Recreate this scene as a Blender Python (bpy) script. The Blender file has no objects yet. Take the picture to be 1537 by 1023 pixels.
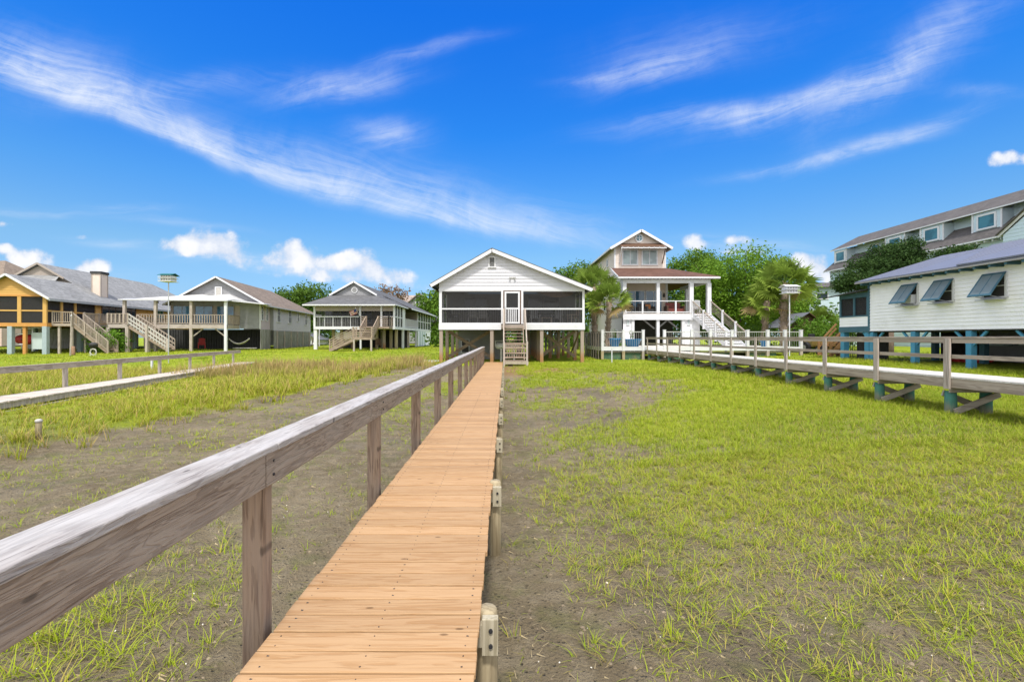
import bpy, math, random
import numpy as np
from mathutils import Vector, Matrix
random.seed(11); RNG = np.random.default_rng(7)
SC = bpy.context.scene; COL = SC.collection
EYE = 2.19
R = math.radians

# ---------------------------------------------------------------- object helpers
def tag(o, label=None, cat=None, group=None, kind=None):
    if label: o['label'] = label
    if cat: o['category'] = cat
    if group: o['group'] = group
    if kind: o['kind'] = kind
    return o

class Thing:
    """An Empty at the base of a thing; parts are meshes in its local frame."""
    def __init__(s, name, label, cat, loc, yaw=0.0, group=None):
        e = bpy.data.objects.new(name, None); COL.objects.link(e)
        e.empty_display_size = .3
        e.location = loc; e.rotation_euler = (0, 0, yaw)
        tag(e, label, cat, group); s.e = e; s.loc = Vector(loc); s.yaw = yaw
    def mb(s):                      # world coords for unrotated things, else local x,y with world z
        return MB((0, 0, s.loc.z) if s.yaw else tuple(s.loc))

class MB:
    def __init__(s, off=(0, 0, 0)):
        s.v = []; s.f = []; s.off = Vector(off)
    def _add(s, pts, faces):
        b = len(s.v); s.v += [tuple(Vector(p) - s.off) for p in pts]
        s.f += [tuple(b + i for i in f) for f in faces]
    def obox(s, c, a, b, d):
        c, a, b, d = Vector(c), Vector(a), Vector(b), Vector(d)
        if a.cross(b).dot(d) < 0: a = -a
        p = [c - a - b - d, c + a - b - d, c + a + b - d, c - a + b - d, c - a - b + d, c + a - b + d, c + a + b + d, c - a + b + d]
        s._add(p, [(3, 2, 1, 0), (4, 5, 6, 7), (0, 1, 5, 4), (1, 2, 6, 5), (2, 3, 7, 6), (3, 0, 4, 7)]); return s
    def box(s, x0, x1, y0, y1, z0, z1):
        return s.obox(((x0 + x1) / 2, (y0 + y1) / 2, (z0 + z1) / 2), (abs(x1 - x0) / 2, 0, 0), (0, abs(y1 - y0) / 2, 0), (0, 0, abs(z1 - z0) / 2))
    def beam(s, p0, p1, w, h, up=(0, 0, 1)):       # w across, h along 'up'
        p0, p1 = Vector(p0), Vector(p1); d = p1 - p0
        side = d.cross(Vector(up)).normalized(); u = side.cross(d).normalized()
        return s.obox((p0 + p1) / 2, d / 2, side * w / 2, u * h / 2)
    def cyl(s, p0, p1, r0, r1=None, n=10, cap=True):
        r1 = r0 if r1 is None else r1
        p0, p1 = Vector(p0), Vector(p1); d = (p1 - p0).normalized()
        a = d.orthogonal().normalized(); b = d.cross(a)
        ring = lambda c, r: [c + (a * math.cos(t) + b * math.sin(t)) * r for t in (2 * math.pi * i / n for i in range(n))]
        f = [(i, (i + 1) % n, n + (i + 1) % n, n + i) for i in range(n)]
        if cap: f += [tuple(range(n - 1, -1, -1)), tuple(range(n, 2 * n))]
        s._add(ring(p0, r0) + ring(p1, r1), f); return s
    def tube(s, pts, radii, n=8):
        for i in range(len(pts) - 1): s.cyl(pts[i], pts[i + 1], radii[i], radii[i + 1], n)
        return s
    def lathe(s, c, prof, n=16):                   # prof: (r, z) list
        c = Vector(c); P = []
        for r, z in prof:
            P += [c + Vector((r * math.cos(2 * math.pi * i / n), r * math.sin(2 * math.pi * i / n), z)) for i in range(n)]
        f = [(k * n + i, k * n + (i + 1) % n, (k + 1) * n + (i + 1) % n, (k + 1) * n + i) for k in range(len(prof) - 1) for i in range(n)]
        f += [tuple(range(n - 1, -1, -1)), tuple((len(prof) - 1) * n + i for i in range(n))]
        s._add(P, f); return s
    def poly(s, pts): s._add(pts, [tuple(range(len(pts)))]); return s
    def slab(s, pts, t, dirv=(0, 0, -1)):          # polygon thickened along dirv
        n = len(pts); q = [Vector(p) + Vector(dirv) * t for p in pts]
        s._add(list(pts) + q, [tuple(range(n)), tuple(range(2 * n - 1, n - 1, -1))] + [(i, n + i, n + (i + 1) % n, (i + 1) % n) for i in range(n)]); return s
    def lap(s, poly, o, u, n, pitch=.16, proud=.02):   # clapboard courses over a convex (u,z) polygon
        o, u, n = Vector(o), Vector(u), Vector(n)
        z0 = min(p[1] for p in poly); z1 = max(p[1] for p in poly)
        def clip(pp, c, sgn):
            out = []
            for i in range(len(pp)):
                a, b = pp[i], pp[(i + 1) % len(pp)]
                ia, ib = sgn * (a[1] - c) >= -1e-9, sgn * (b[1] - c) >= -1e-9
                if ia: out.append(a)
                if ia != ib:
                    t = (c - a[1]) / (b[1] - a[1]); out.append((a[0] + t * (b[0] - a[0]), c))
            return out
        z = z0
        while z < z1 - 1e-4:
            q = clip(clip(poly, z, 1), min(z + pitch, z1), -1)
            if len(q) >= 3:
                s._add([o + u * a + Vector((0, 0, h)) + n * (proud * (1 - (h - z) / pitch)) for a, h in q], [tuple(range(len(q)))])
                us = [a for a, h in q if abs(h - z) < 1e-6]
                if len(us) >= 2:
                    a, b = min(us), max(us); Z = Vector((0, 0, z))
                    s._add([o + u * a + Z, o + u * b + Z, o + u * b + Z + n * proud, o + u * a + Z + n * proud], [(0, 1, 2, 3)])
            z += pitch
        return s
    def build(s, name, mat, parent=None, smooth=False, bevel=0):
        me = bpy.data.meshes.new(name); me.from_pydata(s.v, [], s.f); me.update()
        me.materials.append(mat)
        if smooth:
            me.polygons.foreach_set('use_smooth', [True] * len(me.polygons))
        o = bpy.data.objects.new(name, me); COL.objects.link(o)
        if parent is not None: o.parent = parent.e if isinstance(parent, Thing) else parent
        if bevel:
            m = o.modifiers.new('bevel', 'BEVEL'); m.width = bevel; m.segments = 2; m.limit_method = 'ANGLE'
        return o

def np_mesh(name, V, F_sizes, F_idx, mat, parent=None, col=None):
    me = bpy.data.meshes.new(name)
    me.vertices.add(len(V)); me.vertices.foreach_set('co', np.asarray(V, np.float32).ravel())
    me.loops.add(len(F_idx)); me.loops.foreach_set('vertex_index', np.asarray(F_idx, np.int32))
    st = np.concatenate([[0], np.cumsum(F_sizes)[:-1]]).astype(np.int32)
    me.polygons.add(len(F_sizes)); me.polygons.foreach_set('loop_start', st)
    me.update(calc_edges=True)
    if col is not None:
        a = me.color_attributes.new('tint', 'FLOAT_COLOR', 'POINT')
        c = np.ones((len(V), 4), np.float32); c[:, :3] = col; a.data.foreach_set('color', c.ravel())
    me.materials.append(mat)
    o = bpy.data.objects.new(name, me); COL.objects.link(o)
    if parent is not None: o.parent = parent.e if isinstance(parent, Thing) else parent
    return o

def copy_tree(o, parent=None):
    c = o.copy(); COL.objects.link(c); c.parent = parent
    for ch in list(o.children): copy_tree(ch, c)
    return c

# ---------------------------------------------------------------- materials
class NT:
    def __init__(s, tree): s.t = tree
    def n(s, typ, **kw):
        x = s.t.nodes.new(typ)
        for k, v in kw.items(): setattr(x, k, v)
        return x
    def put(s, sock, v):
        if isinstance(v, bpy.types.NodeSocket): s.t.links.new(v, sock)
        else: sock.default_value = v
    def m(s, op, a, b=None, c=None, clamp=False):
        x = s.n('ShaderNodeMath', operation=op, use_clamp=clamp); s.put(x.inputs[0], a)
        if b is not None: s.put(x.inputs[1], b)
        if c is not None: s.put(x.inputs[2], c)
        return x.outputs[0]
    def noise(s, vec, scale, detail=4, rough=.55, dist=0.0, out='Fac'):
        x = s.n('ShaderNodeTexNoise'); s.put(x.inputs['Vector'], vec)
        x.inputs['Scale'].default_value = scale; x.inputs['Detail'].default_value = detail
        x.inputs['Roughness'].default_value = rough; x.inputs['Distortion'].default_value = dist
        return x.outputs[out]
    def mapv(s, vec, scale=(1, 1, 1), loc=(0, 0, 0), rot=(0, 0, 0)):
        x = s.n('ShaderNodeMapping'); s.put(x.inputs['Vector'], vec)
        x.inputs['Scale'].default_value = scale; s.put(x.inputs['Location'], loc); x.inputs['Rotation'].default_value = rot
        return x.outputs[0]
    def mix(s, f, a, b, blend='MIX'):
        x = s.n('ShaderNodeMix', data_type='RGBA', blend_type=blend)
        s.put(x.inputs[0], f)
        s.put(x.inputs[6], a if isinstance(a, bpy.types.NodeSocket) else (*a, 1))
        s.put(x.inputs[7], b if isinstance(b, bpy.types.NodeSocket) else (*b, 1))
        return x.outputs[2]
    def ramp(s, f, a, b):           # smoothstep a..b
        x = s.n('ShaderNodeMapRange', interpolation_type='SMOOTHSTEP'); s.put(x.inputs[0], f)
        x.inputs[1].default_value = a; x.inputs[2].default_value = b
        return x.outputs[0]

def new_mat(name):
    m = bpy.data.materials.new(name); m.use_nodes = True
    nt = NT(m.node_tree); b = m.node_tree.nodes['Principled BSDF']
    return m, nt, b

def M(name, col, rough=.6, var=.12, scale=3.0, bump=0.0, bscale=60, island=0.0, stretch=(1, 1, 1), spec=.2, metal=0.0, dirt=None, dscale=1.2, damt=.5):
    m, nt, b = new_mat(name)
    tc = nt.n('ShaderNodeTexCoord').outputs['Object']
    v = nt.mapv(tc, stretch)
    f = nt.noise(v, scale, 6)
    k = nt.m('MULTIPLY_ADD', nt.m('SUBTRACT', f, .5), 2 * var * 2, 1.0)
    if island:
        g = nt.n('ShaderNodeNewGeometry').outputs['Random Per Island']
        k = nt.m('MULTIPLY', k, nt.m('MULTIPLY_ADD', nt.m('SUBTRACT', g, .5), 2 * island, 1.0))
    c = nt.n('ShaderNodeVectorMath', operation='SCALE'); c.inputs[0].default_value = col; nt.put(c.inputs['Scale'], k)
    out = c.outputs[0]
    if dirt:
        d = nt.ramp(nt.noise(tc, dscale, 8, .65), .5, .75)
        out = nt.mix(nt.m('MULTIPLY', d, damt), out, dirt)
    nt.put(b.inputs['Base Color'], out)
    b.inputs['Roughness'].default_value = rough; b.inputs['Metallic'].default_value = metal
    b.inputs['Specular IOR Level'].default_value = spec
    if bump:
        bn = nt.n('ShaderNodeBump'); bn.inputs['Strength'].default_value = bump; bn.inputs['Distance'].default_value = .02
        nt.put(bn.inputs['Height'], nt.noise(v, bscale, 5)); nt.put(b.inputs['Normal'], bn.outputs[0])
    return m

def wood(name, light, dark, axis=0, fine=40, long=1.4, island=.12, knots=.0, rough=.7, bump=.25, grey=None, greyamt=.6, rk=12.0, cross=None, gate=.45):
    """Board grain running along the given local axis, a new piece of grain for every board."""
    m, nt, b = new_mat(name)
    tc = nt.n('ShaderNodeTexCoord').outputs['Object']
    ri = nt.n('ShaderNodeNewGeometry').outputs['Random Per Island']
    off = nt.n('ShaderNodeCombineXYZ')
    for i, k in enumerate((37.0, 71.0, 53.0)): nt.put(off.inputs[i], nt.m('MULTIPLY', ri, k))
    add = nt.n('ShaderNodeVectorMath', operation='ADD'); nt.put(add.inputs[0], tc); nt.put(add.inputs[1], off.outputs[0])
    sc = [fine] * 3; sc[axis] = long
    v = nt.mapv(add.outputs[0], sc)
    sc2 = [fine * .22] * 3; sc2[axis] = long * .6
    v2 = nt.mapv(add.outputs[0], sc2)
    big = nt.noise(v2, 1.0, 4, .5, 1.2)
    rings = nt.m('ABSOLUTE', nt.m('SINE', nt.m('MULTIPLY', big, rk)))
    g = nt.noise(v, 1.0, 5, .6, .4)
    f = nt.m('ADD', nt.m('MULTIPLY', nt.ramp(rings, .62, 1.0), .5), nt.m('MULTIPLY', nt.ramp(g, .38, .75), .5))
    c = nt.mix(f, light, dark)
    if knots:
        cr_ = (1 if axis != 1 else 2) if cross is None else cross
        sp_ = nt.n('ShaderNodeSeparateXYZ'); nt.put(sp_.inputs[0], add.outputs[0]); cb_ = nt.n('ShaderNodeCombineXYZ')
        nt.put(cb_.inputs[0], nt.m('MULTIPLY', sp_.outputs[axis], 2.4)); nt.put(cb_.inputs[1], nt.m('MULTIPLY', sp_.outputs[cr_], 6.0))
        vo = nt.n('ShaderNodeTexVoronoi', voronoi_dimensions='2D'); nt.put(vo.inputs['Vector'], cb_.outputs[0]); vo.inputs['Scale'].default_value = 1.0
        gs = nt.n('ShaderNodeSeparateColor'); nt.put(gs.inputs[0], vo.outputs['Color'])
        kd = nt.m('MULTIPLY', nt.m('SUBTRACT', 1.0, nt.ramp(vo.outputs['Distance'], .03, .035 + knots)), nt.m('GREATER_THAN', gs.outputs[0], gate))
        c = nt.mix(nt.m('MULTIPLY', kd, .75), c, tuple(x * .35 for x in dark))
    if grey:
        ck = [fine * 1.1] * 3; ck[axis] = .9
        c = nt.mix(nt.m('MULTIPLY', nt.ramp(nt.noise(nt.mapv(add.outputs[0], ck), 1.0, 2, .4), .66, .72), .7), c, tuple(x * .3 for x in dark))
        gw = nt.ramp(nt.noise(nt.mapv(tc, [2.0 if i == axis else 9.0 for i in range(3)]), 1.0, 6, .6), .38, .66)
        c = nt.mix(nt.m('MULTIPLY', gw, greyamt), c, grey)
    k = nt.m('MULTIPLY_ADD', nt.m('SUBTRACT', ri, .5), 2 * island, 1.0)
    sv = nt.n('ShaderNodeVectorMath', operation='SCALE'); nt.put(sv.inputs[0], c); nt.put(sv.inputs['Scale'], k)
    nt.put(b.inputs['Base Color'], sv.outputs[0])
    b.inputs['Roughness'].default_value = rough; b.inputs['Specular IOR Level'].default_value = .25
    bn = nt.n('ShaderNodeBump'); bn.inputs['Strength'].default_value = bump; bn.inputs['Distance'].default_value = .006
    nt.put(bn.inputs['Height'], nt.m('SUBTRACT', 1.0, f)); nt.put(b.inputs['Normal'], bn.outputs[0])
    return m

def shingle(name, col, row=.16):
    m, nt, b = new_mat(name)
    tc = nt.n('ShaderNodeTexCoord').outputs['Object']
    br = nt.n('ShaderNodeTexVoronoi'); nt.put(br.inputs['Vector'], nt.mapv(tc, (3.2, 3.2, 8))); br.inputs['Scale'].default_value = 1
    bw = nt.n('ShaderNodeSeparateColor'); nt.put(bw.inputs[0], br.outputs['Color'])
    sp = nt.n('ShaderNodeSeparateXYZ'); nt.put(sp.inputs[0], tc)
    fr = nt.m('FRACT', nt.m('DIVIDE', sp.outputs[2], row * .5))
    k = nt.m('ADD', nt.m('MULTIPLY_ADD', nt.m('SUBTRACT', bw.outputs[0], .5), .34, 1.0), nt.m('MULTIPLY', nt.m('SUBTRACT', nt.noise(tc, .7, 5), .5), .5))
    k = nt.m('MULTIPLY', k, nt.m('MULTIPLY_ADD', nt.ramp(fr, 0, .3), .2, .82))
    k = nt.m('ADD', k, nt.m('MULTIPLY', nt.m('SUBTRACT', nt.noise(tc, 40, 3), .5), .4))
    sv = nt.n('ShaderNodeVectorMath', operation='SCALE'); sv.inputs[0].default_value = col; nt.put(sv.inputs['Scale'], k)
    nt.put(b.inputs['Base Color'], sv.outputs[0]); b.inputs['Roughness'].default_value = .85; b.inputs['Specular IOR Level'].default_value = .2
    bn = nt.n('ShaderNodeBump'); bn.inputs['Strength'].default_value = .5; bn.inputs['Distance'].default_value = .02
    nt.put(bn.inputs['Height'], fr); nt.put(b.inputs['Normal'], bn.outputs[0])
    return m

def leafy(name, c1, c2, trans=.25, attr=False, c3=None):
    m, nt, b = new_mat(name)
    if attr:
        a = nt.n('ShaderNodeAttribute'); a.attribute_name = 'tint'; c = a.outputs['Color']
    else:
        ri = nt.n('ShaderNodeNewGeometry').outputs['Random Per Island']
        tc = nt.n('ShaderNodeTexCoord').outputs['Object']
        f = nt.m('ADD', nt.m('MULTIPLY', ri, .55), nt.m('MULTIPLY', nt.ramp(nt.noise(tc, .55, 3), .35, .65), .45))
        c = nt.mix(f, c1, c2)
        if c3: c = nt.mix(nt.ramp(ri, .93, .97), c, c3)
    nt.put(b.inputs['Base Color'], c); b.inputs['Roughness'].default_value = .6; b.inputs['Specular IOR Level'].default_value = .12
    tr = nt.n('ShaderNodeBsdfTranslucent'); nt.put(tr.inputs[0], c)
    mx = nt.n('ShaderNodeMixShader'); mx.inputs[0].default_value = trans
    nt.put(mx.inputs[1], b.outputs[0]); nt.put(mx.inputs[2], tr.outputs[0])
    nt.put(m.node_tree.nodes['Material Output'].inputs[0], mx.outputs[0])
    return m

def glass(name, col, rough=.08, spec=.8):
    m, nt, b = new_mat(name)
    tc = nt.n('ShaderNodeTexCoord').outputs['Object']
    c = nt.mix(nt.ramp(nt.noise(tc, .9, 2), .4, .6), tuple(x * .6 for x in col), col)
    nt.put(b.inputs['Base Color'], c)
    b.inputs['Roughness'].default_value = rough; b.inputs['Specular IOR Level'].default_value = spec
    return m

def screen_mat(name, opac=.5, col=(.02, .02, .022)):
    m, nt, b = new_mat(name)
    b.inputs['Base Color'].default_value = (*col, 1); b.inputs['Roughness'].default_value = .7
    t = nt.n('ShaderNodeBsdfTransparent'); mx = nt.n('ShaderNodeMixShader'); mx.inputs[0].default_value = opac
    nt.put(mx.inputs[1], t.outputs[0]); nt.put(mx.inputs[2], b.outputs[0])
    nt.put(m.node_tree.nodes['Material Output'].inputs[0], mx.outputs[0])
    return m

white = M('white_paint', (.655, .66, .685), .5, .05, 2, dirt=(.5, .48, .45), damt=.25)
offwhite = M('offwhite_siding', (.60, .60, .64), .55, .05, 1.5, dirt=(.5, .49, .48), damt=.25)
white_siding = M('white_siding', (.88, .88, .91), .55, .05, 1.5, dirt=(.55, .53, .52), damt=.3)
grey_siding = M('grey_siding', (.30, .30, .315), .7, .12, 2, dirt=(.22, .21, .2))
taupe = M('taupe_siding', (.36, .31, .27), .7, .08, 2)
tan = M('tan_siding', (.68, .60, .535), .6, .06, 1.5)
tan_wall = M('tan_stucco', (.68, .57, .48), .7, .06, 1.5)
yellow = M('yellow_paint', (.56, .335, .105), .55, .08, 2)
orange_wood = M('orange_wood', (.52, .26, .075), .55, .12, 2, stretch=(1, 1, 1))
blue_paint = M('blue_paint', (.075, .27, .42), .5, .12, 3)
teal_paint = M('teal_paint', (.06, .135, .18), .45, .12, 3)
aqua_siding = M('aqua_siding', (.54, .65, .715), .6, .05, 1.2)
black = M('dark_metal', (.03, .03, .033), .5, .1)
dark_grey = M('dark_grey', (.055, .055, .055), .7, .15)  # lowered to deepen under-house shade; shared with plain dark parts
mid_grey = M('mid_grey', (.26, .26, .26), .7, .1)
void = M('painted_shade', (.05, .048, .045), .9, .2)  # under-house and indoor shade put into a near-black colour
steel = M('galvanised', (.45, .46, .47), .4, .1, metal=.4)
pale_panel = M('pale_panel', (.50, .58, .58), .6, .06)
red_paint = M('red_paint', (.35, .03, .03), .5, .15)
concrete = M('concrete', (.48, .46, .43), .85, .12, 4, bump=.2)
brown = M('brown_paint', (.12, .068, .043), .6, .12)
pot_blue = M('blue_glaze', (.03, .17, .36), .25, .1)
cushion = M('orange_cushion', (.50, .20, .07), .8, .15)
rug_red = M('red_cushion', (.22, .06, .05), .8, .3, 12)
shade_cloth = M('tan_cloth', (.48, .30, .19), .8, .15)
roof_grey = shingle('grey_shingle', (.25, .25, .25))
roof_dark = shingle('dark_shingle', (.155, .155, .16))
roof_brown = shingle('brown_shingle', (.21, .165, .13))
roof_far = shingle('brownish_shingle', (.115, .105, .10))
roof_pink = shingle('pinkish_shingle', (.33, .27, .24))
roof_charcoal = shingle('charcoal_shingle', (.12, .12, .125))
roof_red = shingle('red_shingle', (.125, .066, .05))
metal_roof = M('metal_roof', (.195, .202, .243), .5, .06, 1.5, metal=.25, spec=.4)
white_metal = M('white_metal', (.54, .54, .545), .45, .04)
glass_dark = glass('dark_glass', (.03, .045, .06))
glass_teal = glass('teal_glass', (.06, .19, .24))
glass_blue = glass('blue_glass', (.07, .20, .32))
glass_pale = glass('pale_glass', (.34, .43, .43), .15, .6)
screen = screen_mat('insect_screen', .57, (.016, .015, .015))
screen_dense = screen_mat('dense_screen', .72)
deck_wood = wood('new_pine', (.45, .283, .148), (.34, .185, .078), 0, 75, 1.9, .11, .035, .65, .3, rk=13, gate=.78)
deck_wood_grey = wood('pale_weathered', (.62, .55, .47), (.42, .35, .29), 0, 40, 1.2, .14)
rail_wood = wood('weathered_rail', (.34, .272, .215), (.145, .105, .08), 1, 95, 4.2, .08, .03, .85, .6, grey=(.35, .31, .27), greyamt=.45, rk=16, gate=.7)
cap_wood = wood('silvered_cap', (.41, .375, .355), (.22, .195, .185), 1, 90, 4.0, .06, .03, .78, .6, grey=(.53, .515, .51), greyamt=.6, rk=13, cross=0)
post_wood = wood('weathered_post', (.33, .24, .17), (.13, .082, .055), 2, 70, 2.0, .1, .05, .85, .55, grey=(.33, .28, .25), greyamt=.25, cross=0)
post_grey = wood('grey_post', (.46, .40, .35), (.26, .215, .18), 2, 26, 1.2, .1)
board_grey = wood('grey_board', (.41, .345, .285), (.22, .175, .14), 1, 26, 1.0, .1)
board_grey_x = wood('grey_board_across', (.44, .385, .335), (.24, .20, .175), 0, 26, 1.0, .1)
walk_top = wood('bleached_deck', (.62, .59, .54), (.48, .44, .39), 0, 30, 1.2, .1, rough=.75)
pale_post = wood('pale_pile_board', (.42, .375, .275), (.26, .225, .15), 2, 60, 2.0, .06)
pile_wood = wood('timber_pile', (.40, .33, .21), (.20, .155, .09), 2, 36, 1.2, .1)
stair_wood = wood('stair_board', (.345, .27, .21), (.18, .135, .10), 0, 26, 1.2, .12)
slat_wood = wood('slat_board', (.38, .36, .34), (.2, .19, .18), 2, 14, .8, .16, grey=(.16, .18, .12), greyamt=.5)
bark = M('bark', (.16, .12, .09), .9, .3, 6, bump=.8, bscale=14, stretch=(1, 1, .3))
palm_bark = M('palm_bark', (.29, .225, .17), .9, .35, 5, bump=1.0, bscale=9)
def stained_pile(name, a, b, z0, z1):
    m, nt, bs = new_mat(name)
    tc = nt.n('ShaderNodeTexCoord').outputs['Object']
    sp = nt.n('ShaderNodeSeparateXYZ'); nt.put(sp.inputs[0], tc)
    n_ = nt.noise(nt.mapv(tc, (6, 6, 1.5)), 1, 5)
    f = nt.ramp(nt.m('ADD', sp.outputs[2], nt.m('MULTIPLY', nt.m('SUBTRACT', n_, .5), .5)), z0, z1)
    c = nt.mix(f, b, a)
    c = nt.mix(nt.m('MULTIPLY', nt.noise(nt.mapv(tc, (40, 40, 2)), 1, 4), .5), c, tuple(x * .5 for x in a))
    nt.put(bs.inputs['Base Color'], c); bs.inputs['Roughness'].default_value = .8
    return m
green_pile = stained_pile('green_treated_pile', (.06, .21, .165), (.27, .25, .19), .05, .30)
rust_post = stained_pile('rust_stained_post', (.37, .30, .245), (.38, .175, .055), .2, .9)
# ---------------------------------------------------------------- terrain
def smooth(a, b, x):
    t = np.clip((x - a) / (b - a), 0, 1); return t * t * (3 - 2 * t)
def vnoise(x, y, s, seed=0):
    x = np.asarray(x, float) * s + seed * 17.31; y = np.asarray(y, float) * s + seed * 9.77
    xi, yi = np.floor(x), np.floor(y); fx, fy = x - xi, y - yi
    h = lambda a, b: np.mod(np.sin(a * 127.1 + b * 311.7 + seed * 3.7) * 43758.5453, 1.0)
    u, v = fx * fx * (3 - 2 * fx), fy * fy * (3 - 2 * fy)
    return (h(xi, yi) * (1 - u) + h(xi + 1, yi) * u) * (1 - v) + (h(xi, yi + 1) * (1 - u) + h(xi + 1, yi + 1) * u) * v
def fbm(x, y, s, seed=0, o=4):
    t = 0; a = .5; n = 0
    for i in range(o): t = t + a * vnoise(x, y, s * 2 ** i, seed + i); n += a; a *= .5
    return t / n
XR = ([0, 4, 6, 7.5, 10, 13, 16, 20, 23, 25, 27], [.8, .7, .8, 1.0, 1.9, 3.7, 6.0, 5.6, 3.8, .2, -1])
XL = ([0, 8, 13, 18, 24, 26, 28], [-9.8, -8.8, -8.5, -7.2, -5.2, -4.0, -2.5])
def gz(x, y):
    x = np.asarray(x, float); y = np.asarray(y, float)
    r = .5 * smooth(.5, 9, x); l = .27 * smooth(-.8, 1.6, np.interp(y, *XL) - x)
    wl = smooth(-5, -9, x); f = .62 * (smooth(11, 27, y) * (1 - wl) + smooth(25, 39, y) * wl)
    b = 1 - (1 - r) * (1 - l) * (1 - f * .95)
    far = .24 * smooth(32, 50, y) + .3 * smooth(12, 20, x) * smooth(10, 25, y)
    b = np.minimum(b, .62) + far
    return b + .05 * (fbm(x, y, .5, 3) - .5) + .018 * (fbm(x, y, 3.2, 5) - .5)
def GZ(x, y): return float(gz(x, y))
def dens(x, y):
    n1 = fbm(x, y, .45, 11) - .5; n2 = fbm(x, y, 1.6, 23) - .5
    r = smooth(-2.2, 2.6, x - np.interp(y, *XR) + n1 * 5 + n2 * 2.2)
    r *= .50 + .50 * smooth(4.4, 8.6, y + n1 * 3 + .10 * np.maximum(x, 0))
    l = smooth(-.35, .6, np.interp(y, *XL) - x + n2 * 1.3 + n1 * .8)
    bare = .26 * smooth(-.05, .22, n1 + n2 * .7) + .10
    bare = bare + .40 * smooth(10, 19, y) * smooth(-.1, .2, n1 + .3 * n2)
    near = .42 * smooth(-.10, .16, n1 + .7 * n2) * smooth(9, 5, y)
    f = smooth(23.5, 26.5, y + n1 * 3)
    d = np.maximum.reduce([r, l, bare, near, f])
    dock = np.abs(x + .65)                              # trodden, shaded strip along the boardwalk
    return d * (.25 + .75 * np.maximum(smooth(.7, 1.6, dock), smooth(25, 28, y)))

def grid(lo, hi, near_step, centre, grow):
    a = [centre]; st = near_step
    while a[-1] < hi: a.append(a[-1] + st); st *= grow
    b = [centre]; st = near_step
    while b[-1] > lo: b.append(b[-1] - st); st *= grow
    return np.array(b[:0:-1] + a)
gx = grid(-900, 900, .09, 0, 1.022); gy = np.concatenate([grid(-60, 3, .5, 3, 1.1)[:-1], grid(3, 1500, .09, 3, 1.018)[0:]])
gy = np.unique(np.round(gy, 4))
GX, GY = np.meshgrid(gx, gy)
Zg = gz(GX, GY)
nearm = smooth(14, 5, np.hypot(GX, GY - 2))
Zg = Zg + nearm * .035 * (fbm(GX, GY, 6, 31, 3) - .5)
V = np.stack([GX, GY, Zg], -1).reshape(-1, 3)
ny, nx = GX.shape
ii = (np.arange(ny - 1)[:, None] * nx + np.arange(nx - 1)[None]).ravel()
F = np.stack([ii, ii + 1, ii + nx + 1, ii + nx], 1)
D = dens(GX, GY) * (.12 + .88 * smooth(3.5, 14, GY + 2 * (fbm(GX, GY, .6, 81) - .5)))
# what grows or lies there: r = turf cover, g = dry/yellow turf, b = rusty soil
dry = smooth(.45, .7, fbm(GX, GY, .22, 41)) * smooth(26, 20, GY)
rust = smooth(3.2, 1.2, np.abs(GX - 1.2)) * smooth(3.0, 1.2, np.abs(GY - 23.2))
gcol = np.stack([D.ravel(), dry.ravel(), rust.ravel()], 1)

gm, nt, b = new_mat('marsh_ground')
at = nt.n('ShaderNodeAttribute'); at.attribute_name = 'tint'
sep = nt.n('ShaderNodeSeparateColor'); nt.put(sep.inputs[0], at.outputs['Color'])
tc = nt.n('ShaderNodeTexCoord').outputs['Object']
n_big = nt.noise(tc, .6, 5, .6); n_mid = nt.noise(tc, 5, 6, .62); n_fine = nt.noise(tc, 38, 6, .65)
mud = nt.mix(nt.ramp(n_big, .3, .7), (.190, .146, .084), (.285, .228, .140))
mud = nt.mix(nt.m('MULTIPLY', nt.ramp(n_mid, .45, .62), .5), mud, (.35, .288, .19))
mud = nt.mix(nt.m('MULTIPLY', nt.ramp(n_fine, .56, .70), .7), mud, (.055, .046, .032))
vo = nt.n('ShaderNodeTexVoronoi'); nt.put(vo.inputs['Vector'], nt.mapv(tc, (1, 1, .2))); vo.inputs['Scale'].default_value = 15
hole = nt.m('SUBTRACT', 1.0, nt.ramp(vo.outputs['Distance'], .08, .2))
wet = nt.ramp(nt.noise(nt.mapv(tc, (1, .6, 1), (7, 3, 0)), .55, 6, .62), .52, .64)
mud = nt.mix(nt.m('MULTIPLY', hole, nt.m('MULTIPLY', nt.ramp(n_big, .4, .6), .75)), mud, (.045, .037, .026))
mud = nt.mix(nt.m('MULTIPLY', wet, .32), mud, (.11, .088, .058))
alg = nt.ramp(nt.noise(tc, 1.6, 6, .65), .50, .66)
mud = nt.mix(nt.m('MULTIPLY', alg, .5), mud, (.155, .16, .05))
mud = nt.mix(nt.m('MULTIPLY', sep.outputs[2], .6), mud, (.30, .16, .05))
turf = nt.mix(nt.ramp(nt.noise(tc, .35, 4), .35, .65), (.235, .315, .008), (.325, .375, .012))
turf = nt.mix(nt.m('MULTIPLY', sep.outputs[1], .55), turf, (.36, .30, .035))
turf = nt.mix(nt.m('MULTIPLY', nt.ramp(nt.noise(tc, 9, 5, .7), .45, .7), .5), turf, (.12, .165, .010))
cover = nt.ramp(nt.m('ADD', sep.outputs[0], nt.m('MULTIPLY', nt.m('SUBTRACT', n_mid, .5), .5)), .30, .95)
nt.put(b.inputs['Base Color'], nt.mix(cover, mud, turf))
nt.put(b.inputs['Roughness'], nt.m('MULTIPLY_ADD', nt.m('MULTIPLY', wet, nt.m('SUBTRACT', 1.0, cover)), -.32, .82)); b.inputs['Specular IOR Level'].default_value = .25
hgt = nt.m('ADD', nt.m('MULTIPLY', n_mid, 1.3), nt.m('ADD', nt.m('MULTIPLY', n_fine, .85), nt.m('MULTIPLY', hole, -.7)))
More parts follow.
